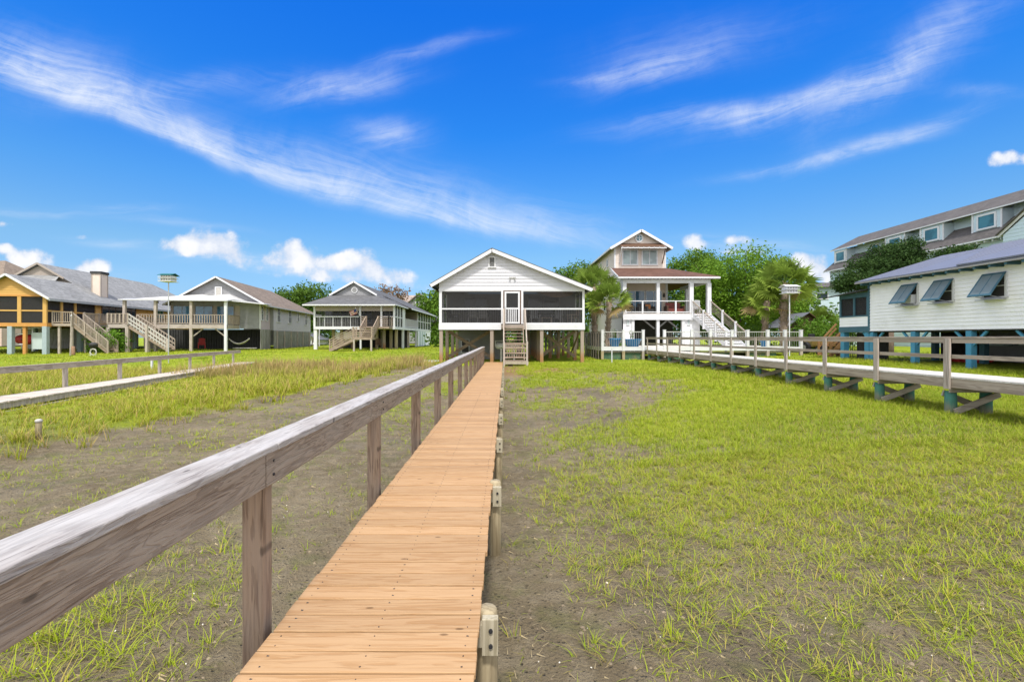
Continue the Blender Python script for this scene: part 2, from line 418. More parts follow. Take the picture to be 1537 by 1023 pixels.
bn = nt.n('ShaderNodeBump'); bn.inputs['Strength'].default_value = 1.0; bn.inputs['Distance'].default_value = .075
nt.put(bn.inputs['Height'], hgt); nt.put(b.inputs['Normal'], bn.outputs[0])
g = np_mesh('ground', V, np.full(len(F), 4), F.ravel(), gm, None, gcol); tag(g, kind='structure')
g.data.polygons.foreach_set('use_smooth', np.ones(len(F), bool))

# ---------------------------------------------------------------- grass
grass_mat = leafy('grass_blades', None, None, .3, attr=True)
def blades(name, P, h, w, az, lean, curl, tint, tip, seg, mat=grass_mat):
    """Curved tapering blades as strips; seg quads plus a tip."""
    n = len(P); Z = gz(P[:, 0], P[:, 1]) - .01
    dx, dy = np.cos(az), np.sin(az); sx, sy = -dy, dx
    V = []; C = []
    for k in range(seg + 1):
        t = k / (seg + .0001) if k == seg else k / seg
        out = lean * t * h + curl * t * t * h; up = h * (t - .45 * curl * t * t)
        wd = w * (1 - .85 * t ** 1.5) / 2
        base = np.stack([P[:, 0] + dx * out, P[:, 1] + dy * out, Z + up], 1)
        s = np.stack([sx * wd, sy * wd, 0 * wd], 1)
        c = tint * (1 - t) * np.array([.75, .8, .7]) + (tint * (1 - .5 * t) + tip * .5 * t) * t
        V += [base - s, base + s]; C += [c, c]
    V = np.stack(V, 1).reshape(-1, 3); C = np.stack(C, 1).reshape(-1, 3)
    b0 = np.arange(n) * (2 * (seg + 1))
    F = np.concatenate([np.stack([b0 + 2 * k, b0 + 2 * k + 1, b0 + 2 * k + 3, b0 + 2 * k + 2], 1) for k in range(seg)])
    return np_mesh(name, V, np.full(len(F), 4), F.ravel(), mat, None, C)
def scatter(x0, x1, y0, y1, per, df):
    n = int((x1 - x0) * (y1 - y0) * per)
    P = np.stack([RNG.uniform(x0, x1, n), RNG.uniform(y0, y1, n)], 1)
    P = P[(np.abs(P[:, 0] + .02 * P[:, 1]) < 1.16 * P[:, 1] + 3.5)]
    return P[RNG.random(len(P)) < df(P[:, 0], P[:, 1])]
def clusters(P, k, rad):
    n = RNG.integers(max(1, k // 2), int(k * 1.5) + 1, len(P)); idx = np.repeat(np.arange(len(P)), n)
    r = rad * np.sqrt(RNG.random(len(idx))); a = RNG.uniform(0, 2 * np.pi, len(idx))
    return P[idx] + np.stack([r * np.cos(a), r * np.sin(a)], 1), idx, a
G1, G2, G3, G4 = (np.array(c) for c in ((.24, .36, .010), (.46, .53, .018), (.56, .49, .07), (.50, .36, .13)))
def tints(P, idx, dryness=.0):
    n = len(P); r = RNG.random(n); big = fbm(P[:, 0], P[:, 1], .3, 51)
    t = G1 + (G2 - G1) * np.clip(r * .7 + (big - .3) * .9, 0, 1)[:, None]
    q = RNG.random(n) < (.07 + dryness); t[q] = G3 + (G4 - G3) * RNG.random(q.sum())[:, None]
    return t
def keepoff(P):      # nothing grows up through decks and houses
    x, y = P[:, 0], P[:, 1]
    bad = ((x > -1.28) & (x < -.02) & (y < 27.6)) | ((x > -4.2) & (x < 5) & (y > 28.8) & (y < 42)) | ((x > 9.9) & (x < 21) & (y > 32) & (y < 41)) | ((x > 20.5) & (y > 14) & (y < 27))
    return P[~bad]
right_side = lambda x, y: dens(x, y) * (x > -1.0)
def field(name, box, per, k, rad, hs, w, seg, df, dryness=.0, lean=.35, curl=.5, label=None, tipc=(.36, .36, .10)):
    P = keepoff(scatter(*box, per, df)); P = P[P[:, 1] > 2.5]; B, idx, a = clusters(P, k, rad); n = len(B)
    h = RNG.uniform(*hs, len(P))[idx] * RNG.uniform(.55, 1.15, n)
    sd = (B[:, 0] + 15.1 + .198 * (B[:, 1] - 16.3)) * .981          # metres to the camera side of the left boardwalk's far edge
    low = smooth(5.5, 2.5, sd) * (B[:, 0] < -6) * (sd > 0)
    h = h * (1 - .55 * low); keep = ~((sd > -.1) & (sd < 1.2) & (B[:, 0] < -9) & (B[:, 1] < 31))
    B, idx, a, h = B[keep], idx[keep], a[keep], h[keep]; n = len(B)
    az = a + RNG.normal(0, .8, n)
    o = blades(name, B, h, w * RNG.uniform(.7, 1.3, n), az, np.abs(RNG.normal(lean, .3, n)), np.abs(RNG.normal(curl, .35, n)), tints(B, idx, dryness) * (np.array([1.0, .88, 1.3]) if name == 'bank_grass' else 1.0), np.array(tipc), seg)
    return tag(o, label, 'grass', None, 'stuff')
xlb = lambda x, y: (np.interp(y, *XL) - x)
leftbank = lambda x, y: dens(x, y) * (xlb(x, y) > -.5)
strip = lambda x, y: dens(x, y) * .8 * (xlb(x, y) <= -.5) * (x < -1.2)
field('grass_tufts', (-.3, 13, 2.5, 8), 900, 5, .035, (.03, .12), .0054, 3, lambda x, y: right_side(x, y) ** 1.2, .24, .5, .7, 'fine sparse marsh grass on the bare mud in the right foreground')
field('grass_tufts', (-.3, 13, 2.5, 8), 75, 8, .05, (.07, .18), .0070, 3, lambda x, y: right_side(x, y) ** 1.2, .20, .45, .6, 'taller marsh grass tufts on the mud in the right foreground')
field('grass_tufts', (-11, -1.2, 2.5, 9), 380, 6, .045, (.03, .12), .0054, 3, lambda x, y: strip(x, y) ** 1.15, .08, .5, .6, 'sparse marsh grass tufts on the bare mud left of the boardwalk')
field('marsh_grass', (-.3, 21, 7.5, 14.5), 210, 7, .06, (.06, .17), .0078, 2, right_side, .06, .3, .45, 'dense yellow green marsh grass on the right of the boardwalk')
field('marsh_grass', (-.3, 32, 14.5, 27), 55, 8, .10, (.09, .22), .014, 2, right_side, .05, .3, .4, 'green marsh grass beside the right walkway')
field('grass_tufts', (-11, -1.2, 9, 25), 130, 6, .07, (.05, .13), .010, 2, strip, .12, .4, .5, 'thin grass on the mud between boardwalk and left bank')
field('bank_grass', (-20, -6, 4.5, 14.5), 34, 9, .09, (.22, .42), .013, 3, leftbank, .24, .25, .35, 'tall olive green grass on the left marsh bank', (.50, .45, .14))
field('bank_grass', (-36, -3, 14.5, 27), 20, 8, .13, (.22, .44), .024, 2, leftbank, .24, .25, .3, 'tall grass around the left boardwalk', (.50, .45, .14))
field('lawn_grass', (-60, 34, 27, 62), 4.5, 6, .22, (.09, .2), .045, 1, lambda x, y: dens(x, y), .02, .3, .3, 'bright green lawn around the stilt houses')
field('grass_tufts', (-4.6, -2.2, 2.6, 5.4), 110, 9, .05, (.08, .20), .0068, 3, lambda x, y: np.exp(-(((x + 3.2) / .65) ** 2 + ((y - 3.3) / .5) ** 2)) + .5 * np.exp(-(((x + 3.6) / .5) ** 2 + ((y - 4.9) / .4) ** 2)), .08, .45, .6, 'thick marsh grass tuft on the mud under the handrail at lower left')
# brown reeds left of the boardwalk end
rd = lambda x, y: smooth(1.5, 0, np.abs(y - 26.0 - .12 * (x + 9)) - 3.4) * smooth(-17.5, -14, x) * smooth(-3.7, -5.6, x + .25 * (y - 26)) * (.35 + .65 * smooth(.35, .6, fbm(x, y, .5, 61)))
rd0 = rd; rd = lambda x, y: rd0(x, y) * (.25 + .75 * smooth(.38, .58, fbm(x, y, .8, 71)))
P = scatter(-18, -3, 20, 33, 20, rd); B, idx, a = clusters(P, 9, .16); n = len(B)
t = np.array([.46, .29, .15]) + (np.array([.36, .36, .08]) - np.array([.46, .29, .15])) * (RNG.random(n) ** .8)[:, None]
o = blades('brown_reeds', B, RNG.uniform(.28, .85, len(P))[idx] * RNG.uniform(.6, 1.1, n), .024 * RNG.uniform(.6, 1.3, n), a, np.abs(RNG.normal(.15, .12, n)), np.abs(RNG.normal(.2, .15, n)), t, np.array([.62, .38, .22]), 2)
tag(o, 'tall brown seed headed reeds beside the end of the boardwalk', 'reeds', None, 'stuff')
# washed up straw lying on the mud
mb = MB()
for i in range(2600):
    y = 2.7 + 13 * random.random() ** 1.5; x = random.uniform(-1.0 * y, 1.1 * y)
    if -1.35 < x < .0 or x < np.interp(y, *XL): continue
    z = GZ(x, y) + .006; a = random.uniform(0, 3.14); L = random.uniform(.008, .032)
    c, s = math.cos(a), math.sin(a); w = .0012 + .00015 * y
    mb._add([(x - c * L - s * w, y - s * L + c * w, z), (x - c * L + s * w, y - s * L - c * w, z), (x + c * L + s * w, y + s * L - c * w, z + random.uniform(0, .02)), (x + c * L - s * w, y + s * L + c * w, z + .004)], [(0, 1, 2, 3)])
tag(mb.build('straw_litter', M('straw', (.36, .29, .17), .8, .2, island=.45)), 'dry straw litter scattered over the mud', 'straw', None, 'stuff')
mb = MB()
for i in range(1500):
    y = 2.7 + 9 * random.random() ** 1.5; x = random.uniform(-1.0 * y, 1.1 * y)
    if -1.35 < x < .05 or x < np.interp(y, *XL): continue
    z = GZ(x, y); r_ = random.uniform(.006, .026); k = 6; a0 = random.uniform(0, 6)
    ring = [(x + r_ * random.uniform(.7, 1.2) * math.cos(a0 + 6.283 * i_ / k), y + r_ * random.uniform(.6, 1.1) * math.sin(a0 + 6.283 * i_ / k), z - .004) for i_ in range(k)]
    mb._add(ring + [(x, y, z + r_ * random.uniform(.3, .75))], [(i_, (i_ + 1) % k, k) for i_ in range(k)])
tag(mb.build('mud_clods', M('clod', (.22, .175, .12), .9, .2, island=.35)), 'small mud clods and burrow castings on the flat', 'clods', None, 'stuff')
# shell bits on the mud
mb = MB()
for i in range(300):
    y = 2.7 + 9 * random.random() ** 1.6; x = random.uniform(-1.1 * y, 1.1 * y)
    if -1.4 < x < .05: continue
    s = random.uniform(.002, .0065); z = GZ(x, y); a = random.uniform(0, 3.14)
    mb.obox((x, y, z + s * .3), (s * math.cos(a), s * math.sin(a), s * .2), (-s * .7 * math.sin(a), s * .7 * math.cos(a), 0), (0, 0, s * .35))
shell = M('shell', (.72, .68, .58), .5, .2, island=.35)
tag(mb.build('shell_bits', shell), 'pale broken shell bits on the mud', 'shells', None, 'stuff')
# ---------------------------------------------------------------- main boardwalk
t = Thing('boardwalk', 'long narrow boardwalk of fresh orange pine boards with one weathered handrail', 'boardwalk', (-.66, 14, 0))
DZ = .72
mb = t.mb(); sc = t.mb(); y = .45; i = 0
while y < 27.3:
    e = random.uniform(-.006, .006); z = DZ + random.uniform(-.0015, .0015); tw = random.uniform(-.0016, .0016)
    x0, x1 = -1.165 + e, -.128 + random.uniform(-.007, .007)
    mb.obox(((x0 + x1) / 2, y + .069, z - .018), ((x1 - x0) / 2, tw, random.uniform(-.001, .001)), (0, .0662, 0), (0, 0, .018))
    if y < 12:
        for xx in (-1.10, -.645, -.19):
            for yy in (.035, .105):
                sc.cyl((xx + random.uniform(-.012, .012), y + yy, z - .002), (xx, y + yy, z + .0008), .0036, n=6)
    y += .1425
mb.build('decking', deck_wood, t, bevel=.004)
tag(sc.build('screw_heads', black, t), kind='stuff')
for xx in (-1.10, -.645, -.19):
    t.mb().box(xx - .022, xx + .022, .4, 27.3, DZ - .19, DZ - .038).build('stringer', post_grey, t)
bents = [.32 + 2.13 * k for k in range(13)]
for k, yb in enumerate(bents):
    zb = GZ(-.1, yb) - .4
    top = DZ + random.uniform(-.03, .03)
    p = t.mb()
    p.lathe((-.098, yb + .075, 0), [(.06, zb), (.059, DZ - .3), (.056, top - .012), (.046, top)], 14)
    pile = p.build('pile', pile_wood, t, True)
    c = t.mb(); c.box(-1.19, -.038, yb - .03, yb + .012, DZ - .165, DZ - .042); c.box(-.122, -.036, yb - .034, yb + .012, DZ - .205, DZ - .012)
    cb = c.build('cross_beam', pale_post, t, bevel=.004)
    for bz in (DZ - .07, DZ - .15): t.mb().cyl((-.075, yb - .045, bz), (-.075, yb - .03, bz), .011, n=8).build('bolt', black, cb)
RZ = 1.64
posts = [.20 + 2.13 * k for k in range(12)] + [24.2, 25.3, 26.3, 27.2]
for k, yb in enumerate(posts):
    w = .057 + random.uniform(-.003, .003)
    p = t.mb(); p.box(-1.225 - 2 * w, -1.226, yb, yb + .09, GZ(-1.3, yb) - .3, RZ - .045)
    p.build('post', post_wood, t, bevel=.005)
    if yb < 16:
        for dz_ in (.085, .155): t.mb().cyl((-1.196, yb + .045 + random.uniform(-.02, .02), RZ - dz_), (-1.1915, yb + .045, RZ - dz_), .0075, n=8).build('bolt_head', black, t)
yy = .1; seams = [.1, 2.30, 6.56, 10.82, 15.08, 19.34, 23.6, 27.3]
for a, b_ in zip(seams[:-1], seams[1:]):
    d0, d1 = random.uniform(-.006, .006), random.uniform(-.006, .006)
    t.mb().beam((-1.2125, a + .004, RZ - .12 + d0), (-1.2125, b_ - .004, RZ - .12 + d1), .036, .166).build('rail_board', rail_wood, t, bevel=.005)
    t.mb().beam((-1.278, a + .105, RZ - .019 + d0), (-1.278, b_ + .1, RZ - .019 + d1), .188, .037).build('rail_cap', cap_wood, t, bevel=.006)

# ---------------------------------------------------------------- left boardwalk
d = Vector((-.194, .981, 0)).normalized(); n_ = Vector((d.y, -d.x, 0))       # n_ points to the camera side
o0 = Vector((-15.1, 16.3, 0))
t = Thing('boardwalk', 'low weathered grey boardwalk with a single rail crossing the left marsh', 'boardwalk', (-15.1, 20, .2))
L0, L1 = -9.0, 15.2
def lp(s, a, z): q = o0 + d * s + n_ * a; return Vector((q.x, q.y, z))
mb = t.mb(); s = L0
while s < L1:
    mb.obox(lp(s + .07, .56, .49 + random.uniform(-.004, .004)), n_ * (.56 + random.uniform(-.02, .02)), d * .068, (0, 0, .018)); s += .143
mb.build('decking', deck_wood_grey, t)
for a in (.06, 1.06): t.mb().beam(lp(L0, a, .39), lp(L1, a, .39), .045, .15).build('stringer', post_grey, t)
t.mb().beam(lp(L0, 1.35, .22), lp(6, 1.3, .36), .03, .05).build('loose_pole', post_grey, t)
s = -6.5
for k in range(8):
    q = lp(s, -.08, 0); t.mb().obox(lp(s, -.08, .55), d * .06, n_ * .05, (0, 0, .72)).build('post', post_grey, t)
    c = t.mb()
    for a in (.1, 1.0): c.cyl(lp(s, a, -.2), lp(s, a, .33), .07, n=8)
    c.build('pile', pile_wood, t)
    s += 2.98
t.mb().beam(lp(L0, -.02, 1.22), lp(L1 + .3, -.02, 1.20), .04, .15).build('rail_board', board_grey, t)
t.mb().beam(lp(L0, -.07, 1.315), lp(L1 + .3, -.07, 1.295), .16, .036).build('rail_cap', board_grey, t)

# ---------------------------------------------------------------- right walkway
t = Thing('raised_walkway', 'raised grey walkway on green cross braced piles with bleached decking at right', 'walkway', (10.3, 18, .5))
X0, X1, WZ = 9.72, 10.95, 1.33
ys = [.43 + 1.93 * k for k in range(17)]
mb = t.mb(); y = .45
while y < 31.75:
    mb.box(X0 - .01, X1, y, y + .136, WZ - .03, WZ + random.uniform(-.002, .002)); y += .142
mb.build('decking', walk_top, t)
for a, b_ in zip([.4, 4.26, 8.12, 11.98, 15.84, 19.7, 23.56, 27.42], [4.26, 8.12, 11.98, 15.84, 19.7, 23.56, 27.42, 31.75]):
    t.mb().box(X0, X0 + .045, a + .004, b_ - .004, WZ - .235, WZ - .034).build('rim_board', board_grey, t, bevel=.004)
    t.mb().box(X0 - .01, X0 + .13, a + .004, b_ - .004, 2.165, 2.205).build('rail_cap', board_grey, t, bevel=.004)
    t.mb().box(X0 + .01, X0 + .05, a + .004, b_ - .004, 2.065, 2.162).build('rail_board', board_grey, t)
    t.mb().box(X0 + .01, X0 + .05, a + .004, b_ - .004, 1.73, 1.815).build('mid_rail', board_grey, t)
t.mb().box(X1 - .05, X1 - .01, .4, 31.7, WZ - .235, WZ - .034).build('rim_board', board_grey, t)
for k, yb in enumerate(ys):
    gz0 = GZ(10.2, yb)
    t.mb().box(X0 - .046, X0 - .002, yb - .07, yb + .07, WZ - .27, 2.16).build('post', post_grey, t, bevel=.005)
    for xx in (X0 + .15, X0 + .93):
        m_ = MB((xx, yb + .1, gz0)); m_.lathe((xx, yb + .1, 0), [(.108, gz0 - .3), (.108, gz0 + .3), (.1, WZ - .33)], 14)
        pl = m_.build('pile', green_pile, t, True); pl.location = Vector((xx, yb + .1, gz0)) - t.loc
    t.mb().box(X0 + .03, X0 + 1.12, yb - .02, yb + .02, WZ - .35, WZ - .24).build('cross_beam', brown if k % 3 == 5 else board_grey_x, t)
    c = t.mb(); zt, zl = WZ - .38, gz0 + .06
    c.beam((X0 + .1, yb - .045, zl), (X0 + 1.08, yb - .045, zt), .035, .13)
    c.beam((X0 + .1, yb + .235, zt), (X0 + 1.08, yb + .235, zl), .035, .13)
    c.build('cross_brace', board_grey_x, t)

# ---------------------------------------------------------------- shared builders
def railing(parent, p0, p1, h=.95, gap=.13, wood_=board_grey, bal=None, top=.09, low=.1, posts_=0, name='railing', fat=.022):
    p0, p1 = Vector(p0), Vector(p1); L = (p1 - p0).length; Z = Vector((0, 0, 1))
    mb = parent.mb()
    mb.beam(p0 + Z * h, p1 + Z * h, top, .05); mb.beam(p0 + Z * low, p1 + Z * low, .04, .07)
    n = max(2, int(L / gap))
    if bal is None:
        for i in range(n + 1):
            q = p0.lerp(p1, i / n); dd = Vector(((p1 - p0).x, (p1 - p0).y, 0)).normalized()
            mb.obox(q + Z * (h + low) / 2, dd * fat, dd.cross(Z) * fat, Z * ((h - low) / 2))
    else:
        for k in range(bal): mb.beam(p0 + Z * (low + (h - low) * (k + 1) / (bal + 1)), p1 + Z * (low + (h - low) * (k + 1) / (bal + 1)), .035, .09)
    for i in range(posts_):
        q = p0.lerp(p1, i / max(1, posts_ - 1)); mb.box(q.x - .05, q.x + .05, q.y - .05, q.y + .05, q.z - .2, q.z + h + .06)
    return mb.build(name, wood_, parent)
def stairs(parent, top, bot, across, n, tread=stair_wood, string=stair_wood, name='stair', risers=None):
    """Flight from top to bottom; 'across' is the full width vector."""
    top, bot, across = Vector(top), Vector(bot), Vector(across)
    run = (bot - top) / n; flat = Vector((run.x, run.y, 0)); fd = flat.normalized(); ad = across.normalized()
    mb = parent.mb()
    for i in range(n):
        c = top + run * (i + 1) - flat * .5
        mb.obox(c, across / 2 * .96, fd * (flat.length * .56), (0, 0, .02))
        if risers: mb.obox(c + fd * -flat.length * .45 + Vector((0, 0, -run.z * 0 + .08)), across / 2 * .95, fd * .01, (0, 0, .05))
    mb.build(name + '_treads', tread, parent)
    for s_ in (-.5, .5):
        parent.mb().beam(top + across * s_ * .94 + Vector((0, 0, -.2)), bot + across * s_ * .94 + Vector((0, 0, -.05)), .05, .26).build('stringer', string, parent)
def window(parent, c, u, n, w, h, frame=white, gl=glass_dark, nx=1, nz=1, fw=.07, name='window', deep=.05):
    c, u, n = Vector(c), Vector(u).normalized(), Vector(n).normalized(); Z = Vector((0, 0, 1)); mb = parent.mb()
    mb.obox(c + Z * (h / 2 + fw / 2), u * (w / 2 + fw), n * deep, Z * (fw / 2)); mb.obox(c - Z * (h / 2 + fw / 2), u * (w / 2 + fw + .03), n * (deep + .02), Z * (fw / 2))
    for s_ in (-1, 1): mb.obox(c + u * s_ * (w / 2 + fw / 2), u * (fw / 2), n * deep, Z * (h / 2 - .002))
    for i in range(1, nx): mb.obox(c + u * (w * (i / nx - .5)), u * .025, n * (deep * .8), Z * (h / 2 - .003))
    for i in range(1, nz): mb.obox(c + Z * (h * (i / nz - .5)), u * (w / 2 - .003), n * (deep * .7), Z * .018)
    f = mb.build(name, frame, parent)
    parent.mb().obox(c, u * (w / 2), n * (deep * .45), Z * (h / 2)).build('pane', gl, f)
    return f
def chair(label, x, y, z, yaw, mat=white, rocker=True, cat='chair', name='rocking_chair', group=None):
    group = group or ('white and brown porch rocking chairs' if rocker else 'plain slatted chairs')
    t = Thing(name, label, cat, (x, y, z), yaw, group)
    Q = lambda: MB((0, 0, 0))
    t.mb = Q
    s_ = Q()
    for k in range(5): s_.box(-.26, .26, -.25 + k * .1, -.165 + k * .1, .40, .425)
    s_.build('seat', mat, t)
    b_ = Q()
    for k in range(6):
        xx = -.235 + k * .094; b_.beam((xx, .22, .42), (xx, .40, 1.12 - .02 * abs(k - 2.5)), .07, .02, (0, 1, 0))
    b_.beam((-.28, .25, .55), (.28, .25, .55), .03, .06); b_.beam((-.28, .37, 1.0), (.28, .37, 1.0), .03, .06); b_.build('backrest', mat, t)
    for sx in (-1, 1):
        l = Q(); l.box(sx * .29 - .025, sx * .29 + .025, -.26, -.21, .05, .62); l.build('leg', mat, t)
        l = Q(); l.box(sx * .29 - .025, sx * .29 + .025, .2, .25, .05, .45); l.build('leg', mat, t)
        Q().box(sx * .30 - .05, sx * .30 + .05, -.32, .30, .622, .65).build('armrest', mat, t)
        if rocker:
            r = Q(); P = [(sx * .29, -.45 + .2 * k, .02 + .06 * ((k - 2.2) / 2.5) ** 2) for k in range(6)]
            for a, b2 in zip(P[:-1], P[1:]): r.beam(a, b2, .04, .05)
            r.build('rocker', mat, t)
    return t
# ================================================================ main cottage (centre)
FY = 28.5; S = FY / 690
px = lambda p: (p - 758) * S
pz = lambda p: EYE - (p - 506) * S
t = Thing('stilt_cottage', 'white stilt cottage with dark screened porch at the end of the orange boardwalk', 'house', (.45, FY, .62))
XL_, XR_, XP, ZP = -4.08, 4.93, -.805, 7.60
zl = lambda x: ZP - (XP - x) * .578 if x < XP else ZP - (x - XP) * .395
ZG = 5.19; BK = 41.0
# gable wall with clapboards
g_ = t.mb(); g_.lap([(XL_, ZG), (XR_, ZG), (XR_, zl(XR_) - .05), (XP, ZP - .09), (XL_, zl(XL_) - .05)], (0, FY, 0), (1, 0, 0), (0, -1, 0), .205, .028)
g_.build('gable_wall', offwhite, t)
t.mb().box(XL_ - .02, XR_ + .02, FY - .035, FY + .1, ZG - .10, ZG + .002).build('porch_header', white, t)
# body walls behind the porch
PB = 31.6
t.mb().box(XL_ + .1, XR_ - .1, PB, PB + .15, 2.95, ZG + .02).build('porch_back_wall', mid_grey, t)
for nm, xx in (('side_wall', XL_), ('side_wall', XR_ - .15)):
    t.mb().box(xx, xx + .15, PB + .16, BK, 2.7, min(zl(xx), zl(xx + .15)) - .1).build(nm, offwhite, t)
t.mb().box(XL_, XR_, BK, BK + .15, 2.7, 5.2).build('rear_wall', offwhite, t)
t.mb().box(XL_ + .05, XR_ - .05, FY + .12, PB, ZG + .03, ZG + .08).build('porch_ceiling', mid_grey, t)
# roof
EL, ER = -4.56, 5.33
rf = t.mb()
rf.slab([(XP, FY - .42, ZP + .06), (XP, BK + .4, ZP + .06), (EL, BK + .4, zl(EL) + .06), (EL, FY - .42, zl(EL) + .06)], .05)
rf.slab([(XP, BK + .4, ZP + .06), (XP, FY - .42, ZP + .06), (ER, FY - .42, zl(ER) + .06), (ER, BK + .4, zl(ER) + .06)], .05)
roof = rf.build('roof', roof_dark, t)
for a, b_ in ((XP, EL), (XP, ER)):
    m_ = t.mb(); m_.beam((a, FY - .405, zl(a) - .095), (b_, FY - .405, zl(b_) - .095), .03, .21); m_.build('rake_board', white, t)
    m_ = t.mb(); m_.slab([(a, FY - .38, zl(a) - .02), (b_, FY - .38, zl(b_) - .02), (b_, FY - .03, zl(b_) - .02), (a, FY - .03, zl(a) - .02)], .02); m_.build('soffit', white, t)
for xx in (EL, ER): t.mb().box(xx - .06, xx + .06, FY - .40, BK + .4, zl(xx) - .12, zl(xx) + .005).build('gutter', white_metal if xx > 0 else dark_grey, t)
# gable vent and floodlight
c = (px(738.5), FY - .03, pz(393.4)); f = window(t, c, (1, 0, 0), (0, -1, 0), .30, .56, white, dark_grey, 1, 1, .07, 'gable_vent')
m_ = t.mb()
for k in range(9): m_.obox((c[0], FY - .07, c[2] - .25 + k * .0625), (.15, 0, 0), (0, .02, .02), (0, -.004, .004))
m_.build('louvre', mid_grey, f)
fl = t.mb()
for sx in (-.09, .09): fl.cyl((px(769) + sx, FY - .03, pz(416.5)), (px(769) + sx * 1.9, FY - .17, pz(417.3)), .035, .065, 10)
fl.box(px(769) - .08, px(769) + .08, FY - .05, FY - .01, pz(417.5), pz(415)); fl.build('floodlight', white_metal, t)
# porch frame
ZF = 3.02
t.mb().box(XL_ - .02, -.24, FY - .05, FY + .0, 2.66, ZF).build('floor_band', white, t)
t.mb().box(1.14, XR_ + .02, FY - .05, FY + .0, 2.66, ZF).build('floor_band', white, t)
t.mb().box(XL_, XR_, FY + .002, PB - .01, 2.72, ZF - .02).build('porch_floor', board_grey_x, t)
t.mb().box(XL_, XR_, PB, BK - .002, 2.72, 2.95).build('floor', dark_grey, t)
for xa, xb in ((XL_, XL_ + .17), (-.24, -.11), (1.0, 1.13), (XR_ - .14, XR_)):
    t.mb().box(xa, xb, FY - .04, FY + .08, ZF, ZG - .1).build('porch_post', white, t)
for xa, xb in ((XL_ + .17, -.24), (1.13, XR_ - .14)):
    m_ = t.mb(); m_.box(xa, xb, FY - .02, FY + .05, pz(464) - .02, pz(462.6) + .015); m_.box(xa, xb, FY - .02, FY + .05, ZF, ZF + .07); m_.box(xa, xb, FY - .02, FY + .05, ZG - .16, ZG - .1)
    m_.build('screen_rail', white, t)
    s_ = t.mb(); n = int((xb - xa) / .14)
    for k in range(1, n): s_.box(xa + (xb - xa) * k / n - .015, xa + (xb - xa) * k / n + .015, FY + .06, FY + .09, ZF + .08, pz(464))
    s_.build('balustrade', dark_grey, t)
    t.mb().poly([(xa, FY + .02, ZF + .05), (xb, FY + .02, ZF + .05), (xb, FY + .02, ZG - .12), (xa, FY + .02, ZG - .12)]).build('insect_screen', screen, t)
for xx, s0 in ((XL_ + .04, -1), (XR_ - .04, 1)):
    t.mb().poly([(xx, FY + .1, ZF), (xx, PB, ZF), (xx, PB, ZG), (xx, FY + .1, ZG)]).build('insect_screen', screen, t)
    m_ = t.mb(); m_.box(xx - .04, xx + .04, FY + .1, PB, pz(464) - .02, pz(463) + .02); m_.box(xx - .05, xx + .05, FY + .09, PB, 2.68, ZF); m_.box(xx - .05, xx + .05, FY + .1, PB, ZG - .1, ZG + .02); m_.box(xx - .05, xx + .05, 30.0, 30.1, ZF, ZG)
    m_.build('screen_rail', white, t)
# screen door
m_ = t.mb(); m_.box(-.11, -.04, FY - .03, FY + .06, ZF, ZG - .1); m_.box(.93, 1.0, FY - .03, FY + .06, ZF, ZG - .1); m_.box(-.038, .928, FY - .03, FY + .06, 5.045, ZG - .1)
m_.build('door_frame', brown, t)
dz0, dz1, dm = ZF + .02, 5.03, 3.97
m_ = t.mb(); dx0, dx1 = -.03, .92
m_.box(dx0, dx0 + .11, FY - .06, FY - .02, dz0, dz1); m_.box(dx1 - .11, dx1, FY - .06, FY - .02, dz0, dz1)
for za, zb in ((dz0, dz0 + .1), (dm - .05, dm + .05), (dz1 - .11, dz1)): m_.box(dx0 + .111, dx1 - .111, FY - .058, FY - .022, za, zb)
for k in range(1, 6): m_.box(dx0 + .11 + .73 * k / 6 - .03, dx0 + .11 + .73 * k / 6 + .03, FY - .05, FY - .03, dz0 + .101, dm - .051)
door = m_.build('screen_door', white, t)
t.mb().poly([(dx0 + .1, FY - .035, dz0 + .1), (dx1 - .1, FY - .035, dz0 + .1), (dx1 - .1, FY - .035, dz1 - .1), (dx0 + .1, FY - .035, dz1 - .1)]).build('insect_screen', screen_dense, door)
t.mb().box(dx0 + .03, dx0 + .06, FY - .10, FY - .06, 3.95, 4.12).build('handle', steel, door)
# inside the porch
for xa, w, z0, h in ((-2.05, 1.55, 4.25, .95), (-.05, .75, 4.05, 1.15)): window(t, (xa, PB - .01, z0 + .15), (1, 0, 0), (0, -1, 0), w, h, mid_grey, glass_dark, 2 if w > 1 else 1)
window(t, (2.65, PB - .01, 4.05), (1, 0, 0), (0, -1, 0), 2.1, 1.95, mid_grey, glass_dark, 2, 1, .07, 'sliding_door')
m_ = t.mb(); n = 12
A = [(2.1 + 2.2 * k / n, FY + .45 + .2 * (k / n), ZG - .03 - .02 * k - .33 * math.sin(math.pi * (k / n) ** .8) ** .7) for k in range(n + 1)]
for k in range(n): m_._add([(A[k][0], A[k][1], ZG), A[k], A[k + 1], (A[k + 1][0], A[k + 1][1], ZG)], [(0, 1, 2, 3), (3, 2, 1, 0)])
m_.build('rolled_shade', shade_cloth, t)
chair('white slatted rocking chair on the screened porch right of the door', 1.95, 30.2, ZF, R(10), white)
chair('white rocking chair on the screened porch near its right window edge', 3.45, 30.3, ZF, R(-25), white)
chair('brown wooden rocking chair at the right end of the screened porch', 4.4, 29.8, ZF, R(-75), tan_wall)
tb = Thing('side_table', 'small pale side table between the rocking chairs on the screened porch', 'table', (2.7, 30.0, ZF))
tb.mb().box(2.35, 3.05, 29.75, 30.25, ZF + .42, ZF + .46).build('table_top', tan_wall, tb)
for sx in (2.4, 3.0):
    for sy in (29.8, 30.2): tb.mb().box(sx - .025, sx + .025, sy - .025, sy + .025, ZF, ZF + .42).build('leg', tan_wall, tb)
